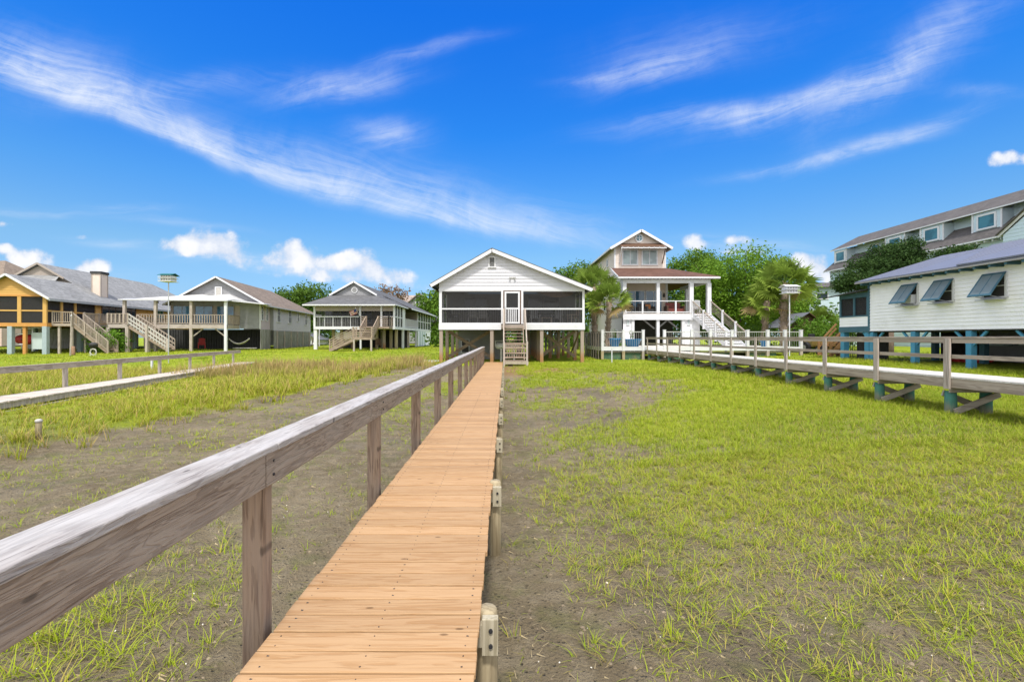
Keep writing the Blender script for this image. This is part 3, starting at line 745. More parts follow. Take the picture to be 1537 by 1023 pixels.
tb = Thing('dining_table', 'dark dining table inside the left half of the screened porch', 'table', (-1.75, 30.3, ZF))
tb.mb().box(-2.5, -1.0, 29.9, 30.8, ZF + .71, ZF + .76).build('table_top', dark_grey, tb)
for sx in (-2.4, -1.1):
    for sy in (30.0, 30.7): tb.mb().box(sx - .03, sx + .03, sy - .03, sy + .03, ZF, ZF + .71).build('leg', dark_grey, tb)
for k, (xx, yy, yw, lb) in enumerate(((-2.05, 29.55, 180, 'pale slatted chair at the near left side of the porch dining table'), (-1.4, 29.55, 175, 'pale slatted chair at the near right side of the porch dining table'), (-3.4, 29.9, 60, 'dark slatted chair in the left corner of the screened porch'))):
    chair(lb, xx, yy, ZF, R(yw), mid_grey if k < 2 else dark_grey, False, name='porch_chair')
brace_wood = wood('brace_board', (.27, .20, .15), (.12, .085, .06), 0, 20, 1.2, .1)
# stilts, braces
rows = (FY + .12, 31.6, 34.8, 38.0, 40.6)
for r_, yy in enumerate(rows):
    for xx in (-3.97, -.82, 2.28, 4.80):
        w = .105; g0 = GZ(xx, yy)
        m_ = MB((xx, yy, g0)); m_.box(xx - w, xx + w, yy - w, yy + w, g0 - .3, 2.66 if r_ else 2.659)
        o = m_.build('stilt', rust_post, t, bevel=.008); o.location = Vector((xx, yy, g0)) - t.loc
for (xa, xb, yy) in ((-3.8, -1.0, 30.9), (2.4, 4.7, 30.9)):
    m_ = t.mb(); m_.beam((xa, yy, 2.6), (xb, yy, .9), .05, .2); m_.beam((xa, yy + .06, .9), (xb, yy + .06, 2.6), .05, .2); m_.build('cross_brace', brace_wood, t)
m_ = t.mb(); m_.beam((4.68, FY + .4, 2.55), (4.68, 33, .9), .05, .18); m_.build('cross_brace', brace_wood, t)
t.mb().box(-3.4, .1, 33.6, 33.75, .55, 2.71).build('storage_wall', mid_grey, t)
window(t, (-2.9, 33.57, 1.55), (1, 0, 0), (0, -1, 0), .5, .9, steel, void, 1, 2, .06, 'meter_cabinet')
m_ = t.mb()
for k in range(14): m_.box(1.0 + k * .27, 1.0 + k * .27 + .15, 39.4, 39.45, .6, 2.66)
m_.build('slat_screen', slat_wood, t)
for xx in (1.1, 1.75, 3.35, 3.95):
    m_ = MB((xx, 34.2, .6)); m_.cyl((xx, 34.2, .3), (xx, 34.2, 2.7), .13, n=10); o = m_.build('stilt', rust_post, t); o.location = Vector((xx, 34.2, .6)) - t.loc
# front stairs with landing
LY = 25.45; LZ = .86
m_ = t.mb()
for k in range(7): m_.box(-.08, 1.28, LY + k * .15, LY + k * .15 + .14, LZ - .035, LZ)
m_.build('landing', stair_wood, t)
m_ = t.mb(); m_.box(-.08, 1.30, LY - .045, LY - .003, LZ - .16, LZ + .002); m_.build('landing_rim', pale_post, t)
stairs(t, (.53, FY - .12, ZF), (.53, LY + .95, LZ), (1.24, 0, 0), 11, stair_wood, stair_wood)
for xx in (-.05, 1.22):
    g0 = GZ(xx, LY)
    t.mb().box(xx - .05, xx + .05, LY - .06, LY + .04, g0 - .2, 1.95).build('stair_post', post_grey, t)
    t.mb().box(xx - .07, xx + .07, FY - .20, FY - .06, ZF - .35, 3.95).build('stair_post', post_grey, t)
    xo = xx + (-.03 if xx < .5 else .03)
    m_ = t.mb(); m_.beam((xo, FY - .13, 3.90), (xo, LY + .95, 1.92), .05, .16); m_.beam((xo, LY + .98, 1.90), (xo, LY - .05, 1.88), .05, .14); m_.build('handrail', post_grey, t)
    m_ = t.mb()
    for q in range(1, 12):
        ff = q / 12; yy = FY - .13 + (LY + .95 - FY + .13) * ff
        m_.box(xo - .02, xo + .02, yy - .02, yy + .02, ZF + (LZ - ZF) * ff + .05, 3.86 + (1.9 - 3.86) * ff)
    m_.build('stair_balusters', post_grey, t)
m_ = t.mb(); xa, xb = -.0, 1.17
for za in (1.83, 1.60, 1.33, 1.07): m_.box(xa, xb, LY - .03, LY + .01, za - .04 - (.03 if za > 1.8 else 0), za + .03)
for k in range(1, 9): m_.box(xa + (xb - xa) * k / 9 - .022, xa + (xb - xa) * k / 9 + .022, LY + .011, LY + .04, 1.05, 1.8)
m_.build('landing_gate', stair_wood, t)
# propane tank under the house
p = Thing('propane_tank', 'white horizontal propane tank under the cottage behind the stairs', 'tank', (.15, 30.2, .62))
p.mb().cyl((-.5, 30.2, 1.62), (.85, 30.2, 1.62), .2, n=20).build('tank_body', white_metal, p, True)
for sx in (-.5, .85):
    m_ = p.mb(); s_ = -1 if sx < 0 else 1
    for a, b_ in ((.2, .17), (.17, .1), (.1, .01)):
        q = {.2: 0, .17: .06, .1: .11, .01: .135}; m_.cyl((sx + s_ * q[a], 30.2, 1.62), (sx + s_ * q[b_], 30.2, 1.62), a, b_, 20)
    m_.build('end_cap', white_metal, p, True)
for sx in (-.25, .6): p.mb().box(sx - .06, sx + .06, 30.05, 30.35, .5, 1.46).build('leg', concrete, p)
m_ = p.mb(); m_.cyl((-.62, 30.0, 1.95), (-.05, 30.0, 1.95), .02, n=8); m_.cyl((-.62, 30.0, 1.95), (-.62, 30.0, 1.6), .02, n=8); m_.build('pipe', white_metal, p)
# ================================================================ orange porch house (far left); local frame, corner of porch at 0,0
Y1 = R(8.7)
t = Thing('stilt_house', 'grey roofed stilt house with orange framed screened porch and boxed chimney at far left', 'house', (-39.9, 40, .74), Y1)
FZ = 3.44
def gab(xa, xb, xp, zp, z0, y): return [(xa, z0), (xb, z0), (xb, zp - (xb - xp) * .63), (xp, zp), (xa, zp - (xp - xa) * .63)]
m_ = t.mb(); m_.lap([(-5.5, 5.86), (0, 5.86), (0, 5.87), (-2.75, 7.55), (-5.5, 5.87)], (0, 0, 0), (1, 0, 0), (0, -1, 0), .2, .02); m_.build('gable_wall', yellow, t)
t.mb().box(-5.6, .05, -.06, .02, 5.72, 5.86).build('porch_header', orange_wood, t)
t.mb().box(-5.6, .06, -.05, .05, FZ - .32, FZ).build('floor_band', orange_wood, t)
t.mb().box(.0, .06, .06, 5.9, FZ - .32, FZ).build('floor_band', orange_wood, t)
t.mb().box(-12.2, -.01, .06, 27, FZ - .28, FZ - .02).build('floor', dark_grey, t)
for xx, w in ((-5.45, .14), (-3.75, .12), (-2.05, .14), (-.12, .15)): t.mb().box(xx - w, xx + w, -.04, .1, FZ, 5.72).build('porch_post', yellow, t)
for yy in (1.6, 3.2, 5.9): t.mb().box(-.06, .08, yy - .11, yy + .11, FZ, 5.84).build('porch_post', yellow, t)
for a, b_ in ((-5.3, -3.87), (-3.63, -2.19), (-1.91, -.27)):
    t.mb().box(a, b_, -.02, .05, 4.44, 4.56).build('screen_rail', yellow, t)
    t.mb().poly([(a, .04, FZ), (b_, .04, FZ), (b_, .04, 5.73), (a, .04, 5.73)]).build('insect_screen', screen_dense, t)
t.mb().poly([(.0, .1, FZ), (.0, 5.9, FZ), (.0, 5.9, 5.84), (.0, .1, 5.84)]).build('insect_screen', screen_dense, t)
t.mb().box(.0, .07, .1, 5.85, 4.44, 4.56).build('screen_rail', yellow, t)
t.mb().box(-12, .0, 5.95, 6.1, FZ, 5.84).build('porch_back_wall', brown, t)
m_ = t.mb(); m_.lap([(6.1, FZ - .3), (27, FZ - .3), (27, 5.84), (6.1, 5.84)], (0, 0, 0), (0, 1, 0), (1, 0, 0), .2, .02); m_.build('side_wall', yellow, t)
window(t, (.03, 8.2, 4.75), (0, 1, 0), (1, 0, 0), 3.0, 1.7, brown, glass_dark, 3); window(t, (.03, 11.2, 4.65), (0, 1, 0), (1, 0, 0), 1.5, 1.95, brown, glass_dark, 2, 1, .07, 'sliding_door')
window(t, (.03, 16.6, 4.75), (0, 1, 0), (1, 0, 0), 1.3, 1.3, white, glass_teal, 2, 2); window(t, (.03, 21.5, 4.75), (0, 1, 0), (1, 0, 0), 1.3, 1.3, white, glass_teal, 2, 2)
# roof
rd_ = roof_grey; E = .52; ze = lambda x: 5.84 - x * .63
m_ = t.mb()
m_.slab([(-2.75, -.45, 7.62), (-2.75, 7, 7.62), (E, 7, ze(E) + .05), (E, -.45, ze(E) + .05)], .06)
m_.slab([(-2.75, 7, 7.62), (-2.75, -.45, 7.62), (-6.05, -.45, 5.56), (-6.05, 7, 5.56)], .06)
m_.slab([(-5.95, 7.003, 9.64), (-5.95, 26, 9.64), (E, 31, ze(E) + .05), (E, 7.003, ze(E) + .05)], .06)
m_.slab([(-5.95, 26, 9.64), (-5.95, 7.003, 9.64), (-12.4, 7.003, 5.56), (-12.4, 31, 5.56)], .06)
m_.slab([(-5.95, 26.003, 9.64), (-12.4, 31.003, 5.56), (E, 31.003, ze(E) + .05)], .06)
m_.slab([(-7.7, 7.4, 8.5), (-4.2, 7.4, 8.5), (-2.76, 4.2, 7.0), (-6.05, 2.6, 5.6), (-12.4, 2.6, 5.6)], .05)
m_.build('roof', rd_, t)
m_ = t.mb(); m_.lap([(-8, 8.3), (-3.9, 8.3), (-3.9, 8.32), (-5.95, 9.55), (-8, 8.32)], (0, 7.4, 0), (1, 0, 0), (0, -1, 0), .16, .02); m_.build('gablet', M('gablet_shade_grey', (.17, .165, .15), .8, .1), t)  # the gablet's shadowed look is put into this darker grey
t.mb().slab([(-12.2, 7.32, 5.5), (.2, 7.32, 5.5), (.2, 7.32, 5.55), (-5.95, 7.32, 9.45), (-12.2, 7.32, 5.55)], .05, (0, 1, 0)).build('gable_wall', taupe, t)
for a, za, b_, zb, yy, c in ((-2.75, 7.56, E, ze(E) - .02, -.47, white), (-2.75, 7.56, -6.05, 5.49, -.47, white), (-5.95, 9.60, -3.6, 8.12, 6.99, taupe), (-5.95, 9.60, -8.3, 8.12, 6.99, taupe)):
    t.mb().beam((a, yy, za), (b_, yy, zb), .04, .18).build('rake_board', c, t)
t.mb().box(E - .03, E + .06, -.45, 31, ze(E) - .16, ze(E) + .02).build('gutter', steel, t)
ch = t.mb(); cx, cy = -1.2, 8.3
ch.box(cx - .42, cx + .42, cy - .5, cy + .5, 6.0, 8.75); chim = ch.build('chimney', tan_wall, t)
m_ = t.mb(); m_.box(cx - .52, cx + .52, cy - .6, cy + .6, 8.75, 9.0); m_.build('chimney_cap', dark_grey, chim)
m_ = t.mb()
for sx in (-1, 1):
    for sy in (-1, 1): m_.box(cx + sx * .41 - .05, cx + sx * .41 + .05, cy + sy * .49 - .05, cy + sy * .49 + .05, 5.9, 8.745)
m_.build('corner_trim', taupe, chim)
m_ = t.mb(); m_.cyl((-.9, 18, 6.3), (-.9, 18, 6.9), .07); m_.cyl((-.9, 18, 6.9), (-.7, 18, 6.8), .08); m_.build('vent_pipe', black, t)
# side deck, stairs
t.mb().box(.07, 1.6, .5, 17, FZ - .26, FZ - .02).build('side_deck', board_grey, t)
railing(t, (.1, .5, FZ), (1.6, .5, FZ), .98, .16, board_grey, posts_=2)
railing(t, (1.6, 2.0, FZ), (1.6, 17, FZ), .98, .16, board_grey, posts_=9)
stairs(t, (1.62, 1.25, FZ - .02), (4.4, 1.25, .84), (0, 1.2, 0), 13)
for yy in (.62, 1.88):
    railing(t, (1.62, yy, FZ - .05), (4.4, yy, .9), .95, .14, board_grey, posts_=4, name='stair_railing')
for xx, yy in ((1.55, .6), (1.55, 2.2), (1.55, 5), (1.55, 8), (1.55, 11), (1.55, 14), (1.55, 16.8), (.5, .7)): t.mb().box(xx - .08, xx + .08, yy - .08, yy + .08, .3, FZ - .26).build('deck_post', post_grey, t)
bluegrey = M('bluegrey_paint', (.33, .40, .43), .6, .08)
for xx, yy in ((-5.4, .1), (-2.75, .1), (-.12, .1), (-.12, 4), (-.12, 8), (-.12, 12), (-.12, 17), (-.12, 22), (-.12, 26.5), (-5.4, 6), (-5.4, 12), (-8, 18)): t.mb().box(xx - .17, xx + .17, yy - .17, yy + .17, .3, FZ - .3).build('stilt', bluegrey, t)
t.mb().box(-1.85, -1.62, .05, .25, .3, FZ - .33).build('stilt', orange_wood, t)
t.mb().box(-1.6, -.3, .6, .66, 1.15, 2.6).build('storage_panel', pale_panel, t)
m_ = t.mb(); m_.box(-3.1, -.35, .9, .98, 3.0, 3.1); m_.box(-3.2, -1.9, .5, .56, 2.45, 2.52); m_.box(-3.2, -1.9, .5, .56, 1.55, 1.63); m_.box(-1.65, -1.57, .7, .78, 1.0, 3.0); m_.build('storage_rack', white, t)
t.mb().box(-12, -.3, 13, 13.1, .5, 3.1).build('storage_wall', slat_wood, t)
k_ = Thing('kayak', 'dark red kayak hull stored upright under the orange porch house', 'kayak', (-42.3, 40.4, .8), Y1)
m_ = k_.mb(); P = [(-.75, .42), (-.5, .52), (0, .56), (.5, .52), (.75, .42)]
for (xa, ra), (xb, rb) in zip(P[:-1], P[1:]): m_.cyl((xa, .4, 2.0), (xb, .4, 2.0), ra * .8, rb * .8, 14)
m_.build('hull', red_paint, k_, True)
m_ = k_.mb(); m_.lathe((0, -.02, 2.0), [(.2, -.03), (.22, .03)], 14); m_.build('cockpit_rim', black, k_)
# bush, kettle grill, hose ring, pole
# ================================================================ grey gabled house (white porch roof)
Y2 = R(8.0)
t = Thing('stilt_house', 'grey stilt house with brown shingle gable and white metal porch roof, second from left', 'house', (-25.7, 46, 1.0), Y2)
FZ = 3.46; EZ = 5.84; RX = -4.15; RZ2 = 8.56; sl = .59
zr = lambda x: RZ2 - abs(x - RX) * sl
m_ = t.mb(); m_.lap([(-8.7, EZ - .3), (.35, EZ - .3), (.35, zr(.35) - .1), (RX, RZ2 - .12), (-8.7, zr(-8.7) - .1)], (0, 3, 0), (1, 0, 0), (0, -1, 0), .12, .015); m_.build('gable_wall', grey_siding, t)
t.mb().box(-8.75, -2, 3.02, 3.2, FZ, EZ - .3).build('front_wall', taupe, t)
m_ = t.mb(); m_.lap([(-2, FZ - .35), (.0, FZ - .35), (.0, EZ - .3), (-2, EZ - .3)], (0, 3.05, 0), (1, 0, 0), (0, -1, 0), .12, .015); m_.build('front_wall', grey_siding, t)
m_ = t.mb(); m_.lap([(3, FZ - .4), (6, FZ - .4), (6, EZ), (3, EZ)], (0, 0, 0), (0, 1, 0), (1, 0, 0), .12, .015); m_.build('side_wall', M('mauve_siding', (.52, .44, .465), .7, .08), t)
mauve = M('pale_mauve_siding', (.60, .565, .59), .7, .08)
m_ = t.mb(); m_.lap([(6, FZ - .5), (21, FZ - .5), (21, EZ - .06), (6, EZ - .06)], (.35, 0, 0), (0, 1, 0), (1, 0, 0), .12, .015); m_.build('side_wall', mauve, t)
t.mb().box(.0, .34, 5.9, 6.0, FZ - .5, EZ - .05).build('step_wall', mid_grey, t)
for yy in (3.6, 4.9): window(t, (.03, yy, 4.75), (0, 1, 0), (1, 0, 0), .42, 1.4, white, glass_dark, 1, 2, .08)
for yy, w, h, zc in ((7.6, .95, 1.5, 4.75), (11.6, 1.0, 1.5, 4.72), (15.0, .6, 1.1, 4.85), (18.6, 1.0, 1.5, 4.72)): window(t, (.38, yy, zc), (0, 1, 0), (1, 0, 0), w, h, white, glass_dark, 2 if w > .7 else 1, 2, .09)
t.mb().box(-.02, .08, 2.95, 3.05, FZ - .4, EZ - .1).build('corner_board', white, t)
window(t, (RX + .1, 2.93, 7.0), (1, 0, 0), (0, -1, 0), .5, .8, white, concrete, 1, 1, .1, 'gable_vent')
m_ = t.mb(); E0, E1 = RX - 5.07, RX + 5.07
m_.slab([(RX, 2.5, RZ2), (RX, 18.4, RZ2), (E1, 22.4, zr(E1)), (E1, 2.5, zr(E1))], .07); m_.slab([(RX, 18.4, RZ2), (RX, 2.5, RZ2), (E0, 2.5, zr(E0)), (E0, 22.4, zr(E0))], .07)
m_.slab([(RX, 18.403, RZ2), (E0, 22.403, zr(E0)), (E1, 22.403, zr(E1))], .07); m_.build('roof', roof_brown, t)
for e in (E0, E1): t.mb().beam((RX, 2.48, RZ2 - .07), (e, 2.48, zr(e) - .07), .04, .16).build('rake_board', white, t)
t.mb().box(E1 - .06, E1 + .05, 2.5, 22.4, zr(E1) - .12, zr(E1) + .01).build('gutter', white_metal, t)
# porch
t.mb().box(-11.4, -2, .0, 3, FZ - .4, FZ - .02).build('porch_deck', board_grey_x, t)
m_ = t.mb(); pr = []
m_.slab([(-11.6, -.3, 5.86), (-1.8, -.3, 5.86), (-1.8, 1.0, 6.03), (-11.6, 1.0, 6.03)], .1)
m_.slab([(-11.6, 1.0, 6.03), (-1.8, 1.0, 6.03), (-1.2, 2.95, 6.0), (RX + 1.2, 2.95, 6.75), (RX - 1.5, 2.95, 6.75), (-10.5, 2.95, 6.1)], .06)
m_.slab([(-1.8, .6, 5.9), (1.2, .9, 5.62), (1.2, 2.95, 5.72), (-1.2, 2.95, 6.0)], .08); m_.build('porch_roof', white_metal, t)
for xx, mt, z0 in ((-11.25, post_grey, .5), (-8.5, post_grey, .5), (-5.3, post_grey, .5), (-2.12, white, .5)): t.mb().box(xx - .12, xx + .12, -.02, .22, z0, 5.76).build('porch_column', mt, t)
for a, b_ in ((-10.0, -8.6), (-8.4, -5.4), (-5.2, -2.25)): railing(t, (a, .1, FZ), (b_, .1, FZ), .95, .22, board_grey, fat=.03)
railing(t, (-2.05, .2, FZ), (-2.05, 2.9, FZ), .95, .12, board_grey, posts_=3)
for xx in (-7.6, -5.5, -3.4): window(t, (xx, 3.0, 4.5), (1, 0, 0), (0, -1, 0), 1.6, 1.85, mid_grey, glass_blue, 2, 1, .06, 'glass_door')
m_ = t.mb(); m_.beam((-5.2, .3, 2.3), (-4.3, .3, 3.05), .08, .1); m_.beam((-2.3, .3, 2.3), (-3.2, .3, 3.05), .08, .1); m_.build('knee_brace', post_grey, t)
t.mb().box(-12.8, -.4, 6.0, 6.1, .6, 3.05).build('storage_wall', void, t)
m_ = t.mb()
for k in range(40): m_.box(-11 + k * .26, -11 + k * .26 + .2, 5.9, 5.95, .6, 3.0)
m_.build('slat_wall', dark_grey, t)
m_ = t.mb()
for k in range(16): m_.box(.02, .06, 3.05 + k * .18, 3.05 + k * .18 + .16, .85, 3.05)
m_.build('slat_wall', slat_wood, t)
m_ = t.mb()
for k in range(78): m_.box(.36, .40, 6.05 + k * .19, 6.05 + k * .19 + .16, .85, 2.94)
m_.build('slat_wall', slat_wood, t)
for yy in (7, 9.5, 12, 14.5, 17, 20): t.mb().box(.40, .5, yy - .07, yy + .07, .7, 2.95).build('stilt', post_grey, t)
t.mb().box(.5, 1.9, 21.0, 21.15, EZ - .5, EZ - .4).build('rear_awning', white_metal, t)
m_ = t.mb(); m_.beam((.9, 19.5, .95), (.9, 20.5, 2.2), .1, .12); m_.beam((1.6, 20.6, .95), (.9, 20.2, 1.6), .1, .1); m_.build('side_step_rail', brown, t)
t.mb().box(1.5, 1.62, 21.0, 21.12, .6, 5.1).build('porch_column', white, t)
t.mb().box(-8.7, .2, 20.9, 21, 1, EZ).build('rear_wall', grey_siding, t)
# landing and stairs at its left end
t.mb().box(-11.9, -10.1, -1.3, .0, FZ - .38, FZ - .05).build('landing', board_grey_x, t)
railing(t, (-11.85, -1.25, FZ - .05), (-10.15, -1.25, FZ - .05), 1.0, .3, board_grey, posts_=2, fat=.06); railing(t, (-11.85, -1.25, FZ - .05), (-11.85, 0, FZ - .05), 1.0, .2, board_grey)
for xx, yy in ((-11.8, -1.2), (-10.2, -1.2), (-11.0, .5), (-8.5, -1.1)): t.mb().box(xx - .13, xx + .13, yy - .13, yy + .13, .4, FZ - .38 if xx < -10 else 2.4).build('deck_post', post_grey, t)
stairs(t, (-10.1, -.65, FZ - .05), (-6.7, -.65, 1.0), (0, 1.2, 0), 12, board_grey)
for yy in (-1.25, -.05):
    m_ = t.mb()
    for zz in (.98, .55, .2): m_.beam((-10.1, yy, FZ - .05 + zz), (-6.7, yy, 1.0 + zz), .05, .11)
    for k in range(15): q = k / 14; xx = -10.1 + 3.4 * q; zz = FZ - .05 + (1.0 - FZ + .05) * q; m_.box(xx - .03, xx + .03, yy - .02, yy + .02, zz - .05, zz + .95)
    m_.build('stair_railing', concrete if yy < -1 else board_grey, t)
for xx in (-8.5, -6.7): t.mb().box(xx - .1, xx + .1, -1.38, -1.2, .4, 1.2 + .72 * (-5.5 - xx)).build('stair_post', post_grey, t)
h = Thing('hammock', 'pale rope hammock slung under the corner of the grey gabled house', 'hammock', (-26.8, 47.0, 1.0), Y2)
m_ = h.mb(); n = 14
for k in range(n):
    f = lambda q: (-1.6 + 2.0 * q, .6, 1.45 + .55 * (2 * q - 1) ** 2)
    a, b_ = f(k / n), f((k + 1) / n); w = lambda q: .42 * math.sin(math.pi * min(max(q, .06), .94))
    wa, wb = w(k / n), w((k + 1) / n)
    m_.slab([(a[0], a[1] - wa, a[2] + .12), (b_[0], b_[1] - wb, b_[2] + .12), b_, a], .03); m_.slab([a, b_, (b_[0], b_[1] + wb, b_[2] + .12), (a[0], a[1] + wa, a[2] + .12)], .03)
m_.build('sling', concrete, h, True)
m_ = h.mb(); m_.box(-1.1, 1.2, .3, .5, 1.05, 1.12); m_.build('stand_rail', slat_wood, h)
chair('reddish folding chair in the shade under the grey gabled house', -31.4, 47.6, 1.0, R(30), red_paint, False, name='lawn_chair')
# ================================================================ flag cottage
t = Thing('stilt_cottage', 'taupe stilt cottage with grey dutch gable roof, flag and two flight front stairs', 'house', (-16.4, 50, .9))
XA, XB, FY3 = -20.8, -12.0, 50.0; FZ = 3.36
t.mb().box(XA, XB, FY3 - .06, FY3, FZ - .30, FZ).build('floor_band', white, t); t.mb().box(XB + .001, XB + .06, FY3 - .06, 74.4, FZ - .30, FZ).build('floor_band', white, t)
t.mb().box(XA, XB, FY3 + .002, 74, FZ - .28, FZ - .03).build('floor', dark_grey, t)
m_ = t.mb(); m_.lap([(XA + .1, FZ), (-14, FZ), (-14, 5.8), (XA + .1, 5.8)], (0, 52.8, 0), (1, 0, 0), (0, -1, 0), .14, .015); m_.build('porch_back_wall', taupe, t)
t.mb().box(-14, XB - .1, 52.5, 52.6, FZ, 5.8).build('porch_back_wall', mid_grey, t)
for xa, w in ((-19.3, 2.6), (-16.2, 1.8), (-13.2, .9)): window(t, (xa, 52.75 if xa < -14 else 52.48, 4.55), (1, 0, 0), (0, -1, 0), w, 1.35, white, glass_dark, 3 if w > 2 else 2)
t.mb().box(XA + .05, XB, FY3 + .05, FY3 + .12, 5.05, 5.85).build('porch_header', taupe, t)
for xx in (XA + .08, -15.75, -13.45, XB - .06): t.mb().box(xx - .1, xx + .1, FY3 - .04, FY3 + .16, FZ, 5.8).build('porch_post', white, t)
for a, b_ in ((XA + .18, -15.86), (-15.6, -15.3), (-13.3, XB - .16)):
    m_ = t.mb(); m_.box(a, b_, FY3, FY3 + .08, FZ + 1.02, FZ + 1.12); n = max(1, int((b_ - a) / .9))
    for k in range(1, n): m_.box(a + (b_ - a) * k / n - .025, a + (b_ - a) * k / n + .025, FY3 + .02, FY3 + .06, FZ, FZ + 1.02)
    rl = m_.build('balustrade', white, t); m_ = t.mb()
    for k in range(int((b_ - a) / .18)): m_.box(a + .18 * k, a + .18 * k + .03, FY3 + .06, FY3 + .09, FZ, FZ + 1.02)
    m_.build('balusters', mid_grey, rl)
t.mb().poly([(XA + .15, FY3 + .1, FZ), (XB, FY3 + .1, FZ), (XB, FY3 + .1, 5.06), (XA + .15, FY3 + .1, 5.06)]).build('insect_screen', screen, t)
# right side
for yy in (51.3, 52.6, 53.9, 55.0, 63.3, 65.3, 67.3, 69.3, 71.3, 73.9): t.mb().box(XB - .1, XB + .04, yy - .1, yy + .1, FZ, 5.6).build('side_post', white, t)
t.mb().box(XB - .08, XB, 54.05, 54.9, FZ, 5.6).build('side_panel', white, t)
for a, b_ in ((50.1, 53.9), (63.4, 73.9)):
    t.mb().poly([(XB - .05, a, FZ), (XB - .05, b_, FZ), (XB - .05, b_, 5.6), (XB - .05, a, 5.6)]).build('insect_screen', screen_dense, t); t.mb().box(XB - .06, XB + .02, a + .1, b_ - .1, FZ + 1.0, FZ + 1.1).build('screen_rail', white, t)
railing(t, (XB - .04, 55.1, FZ), (XB - .04, 63.2, FZ), 1.05, .2, offwhite)
m_ = t.mb(); m_.lap([(54.9, FZ), (63.2, FZ), (63.2, 5.6), (54.9, 5.6)], (XB - 1.6, 0, 0), (0, 1, 0), (1, 0, 0), .16, .02); m_.build('side_wall', taupe, t)
t.mb().box(XB - 1.6, XB - .1, 63.1, 63.2, FZ, 5.6).build('side_wall', taupe, t)
# roof
E0, E1, EZ, PX, PZ = -21.7, -11.35, 5.72, -17.3, 8.6
m_ = t.mb(); GL, GR, GZ3, GY3 = -19.85, -14.9, 7.05, 52.9
m_.slab([(E0, 49.2, EZ), (E1 - .35, 49.2, EZ), (GR, GY3, GZ3), (GL, GY3, GZ3)], .08)
s3 = (PZ - EZ) / (E1 - PX)
m_.slab([(PX, 52.6, PZ), (PX, 72, PZ), (E1 - .35, 75, EZ + .12), (E1 - .35, 49.2, EZ), (GR, GY3, GZ3 + .02), (GR, 52.6, GZ3 + .06)], .08)
m_.slab([(PX, 72, PZ), (PX, 52.6, PZ), (GL, 52.6, GZ3 + .06), (GL, GY3, GZ3 + .02), (E0, 49.2, EZ), (E0, 75, EZ)], .08)
m_.slab([(PX + 2.5, 55.5, PZ - 1.3), (PX + 2.5, 75, PZ - 1.3), (E1 + .1, 75, EZ - .05), (E1 + .1, 55.5, EZ - .05)], .08)
m_.slab([(PX, 72.003, PZ), (E0, 75.003, EZ), (E1, 75.003, EZ)], .08)
m_.build('roof', roof_charcoal, t)
m_ = t.mb(); m_.lap([(GL + .2, GZ3), (GR - .2, GZ3), (PX, PZ - .12)], (0, GY3, 0), (1, 0, 0), (0, -1, 0), .15, .02); m_.build('gablet', grey_siding, t)
m_ = t.mb(); m_.cyl((PX, GY3 - .08, 7.62), (PX, GY3, 7.62), .36, n=20); v = m_.build('gable_vent', white, t)
t.mb().cyl((PX, GY3 - .1, 7.62), (PX, GY3 - .05, 7.62), .26, n=20).build('louvre', mid_grey, v)
for b_ in (GL - .25, GR + .25): t.mb().beam((PX, 52.55, PZ - .05), (b_, 52.55, GZ3 - .05), .05, .2).build('rake_board', white, t)
m_ = t.mb(); m_.box(E0, E1 - .4, 49.16, 49.2, EZ - .14, EZ - .01)
for k in range(21): m_.box(E0 + .3 + k * .47, E0 + .38 + k * .47, 49.22, 50, EZ - .17, EZ - .09)
m_.build('eave_trim', white, t)
m_ = t.mb(); m_.box(E1 - .35, E1 - .30, 49.2, 55.5, EZ - .12, EZ + .0); m_.box(E1 + .1, E1 + .15, 55.5, 75, EZ - .2, EZ - .05); m_.build('eave_trim', white, t)
# stilts and under-house
for xx, yy, mt, w in [(XA + .15, 50.2, white, .17), (-15.75, 50.2, white, .09), (XB - .1, 54.5, white, .12), (XB - .1, 62.6, white, .14), (-19.2, 51.5, pile_wood, .15), (-18.3, 51.5, pile_wood, .15), (-14.2, 51, pile_wood, .12), (-13.4, 51, rust_post, .13), (-12.9, 52, pile_wood, .14), (-12.2, 51.6, pile_wood, .14), (-15, 56, post_grey, .12), (-12.2, 58, post_grey, .12)]:
    m_ = MB((xx, yy, .9)); m_.box(xx - w, xx + w, yy - w, yy + w, .6, FZ - .3); o = m_.build('stilt', mt, t); o.location = Vector((xx, yy, .9)) - t.loc
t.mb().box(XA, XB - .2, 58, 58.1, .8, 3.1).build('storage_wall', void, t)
m_ = t.mb(); m_.lap([(63.4, .95), (74, .95), (74, 3.05), (63.4, 3.05)], (XB - .02, 0, 0), (0, 1, 0), (1, 0, 0), .2, .03); m_.build('lower_wall', white_siding, t)
for k in range(3): t.mb().box(XB + .012, XB + .05, 64.5 + k * 1.8, 65.6 + k * 1.8, 1.0, 3.0).build('storage_door', pale_panel, t)
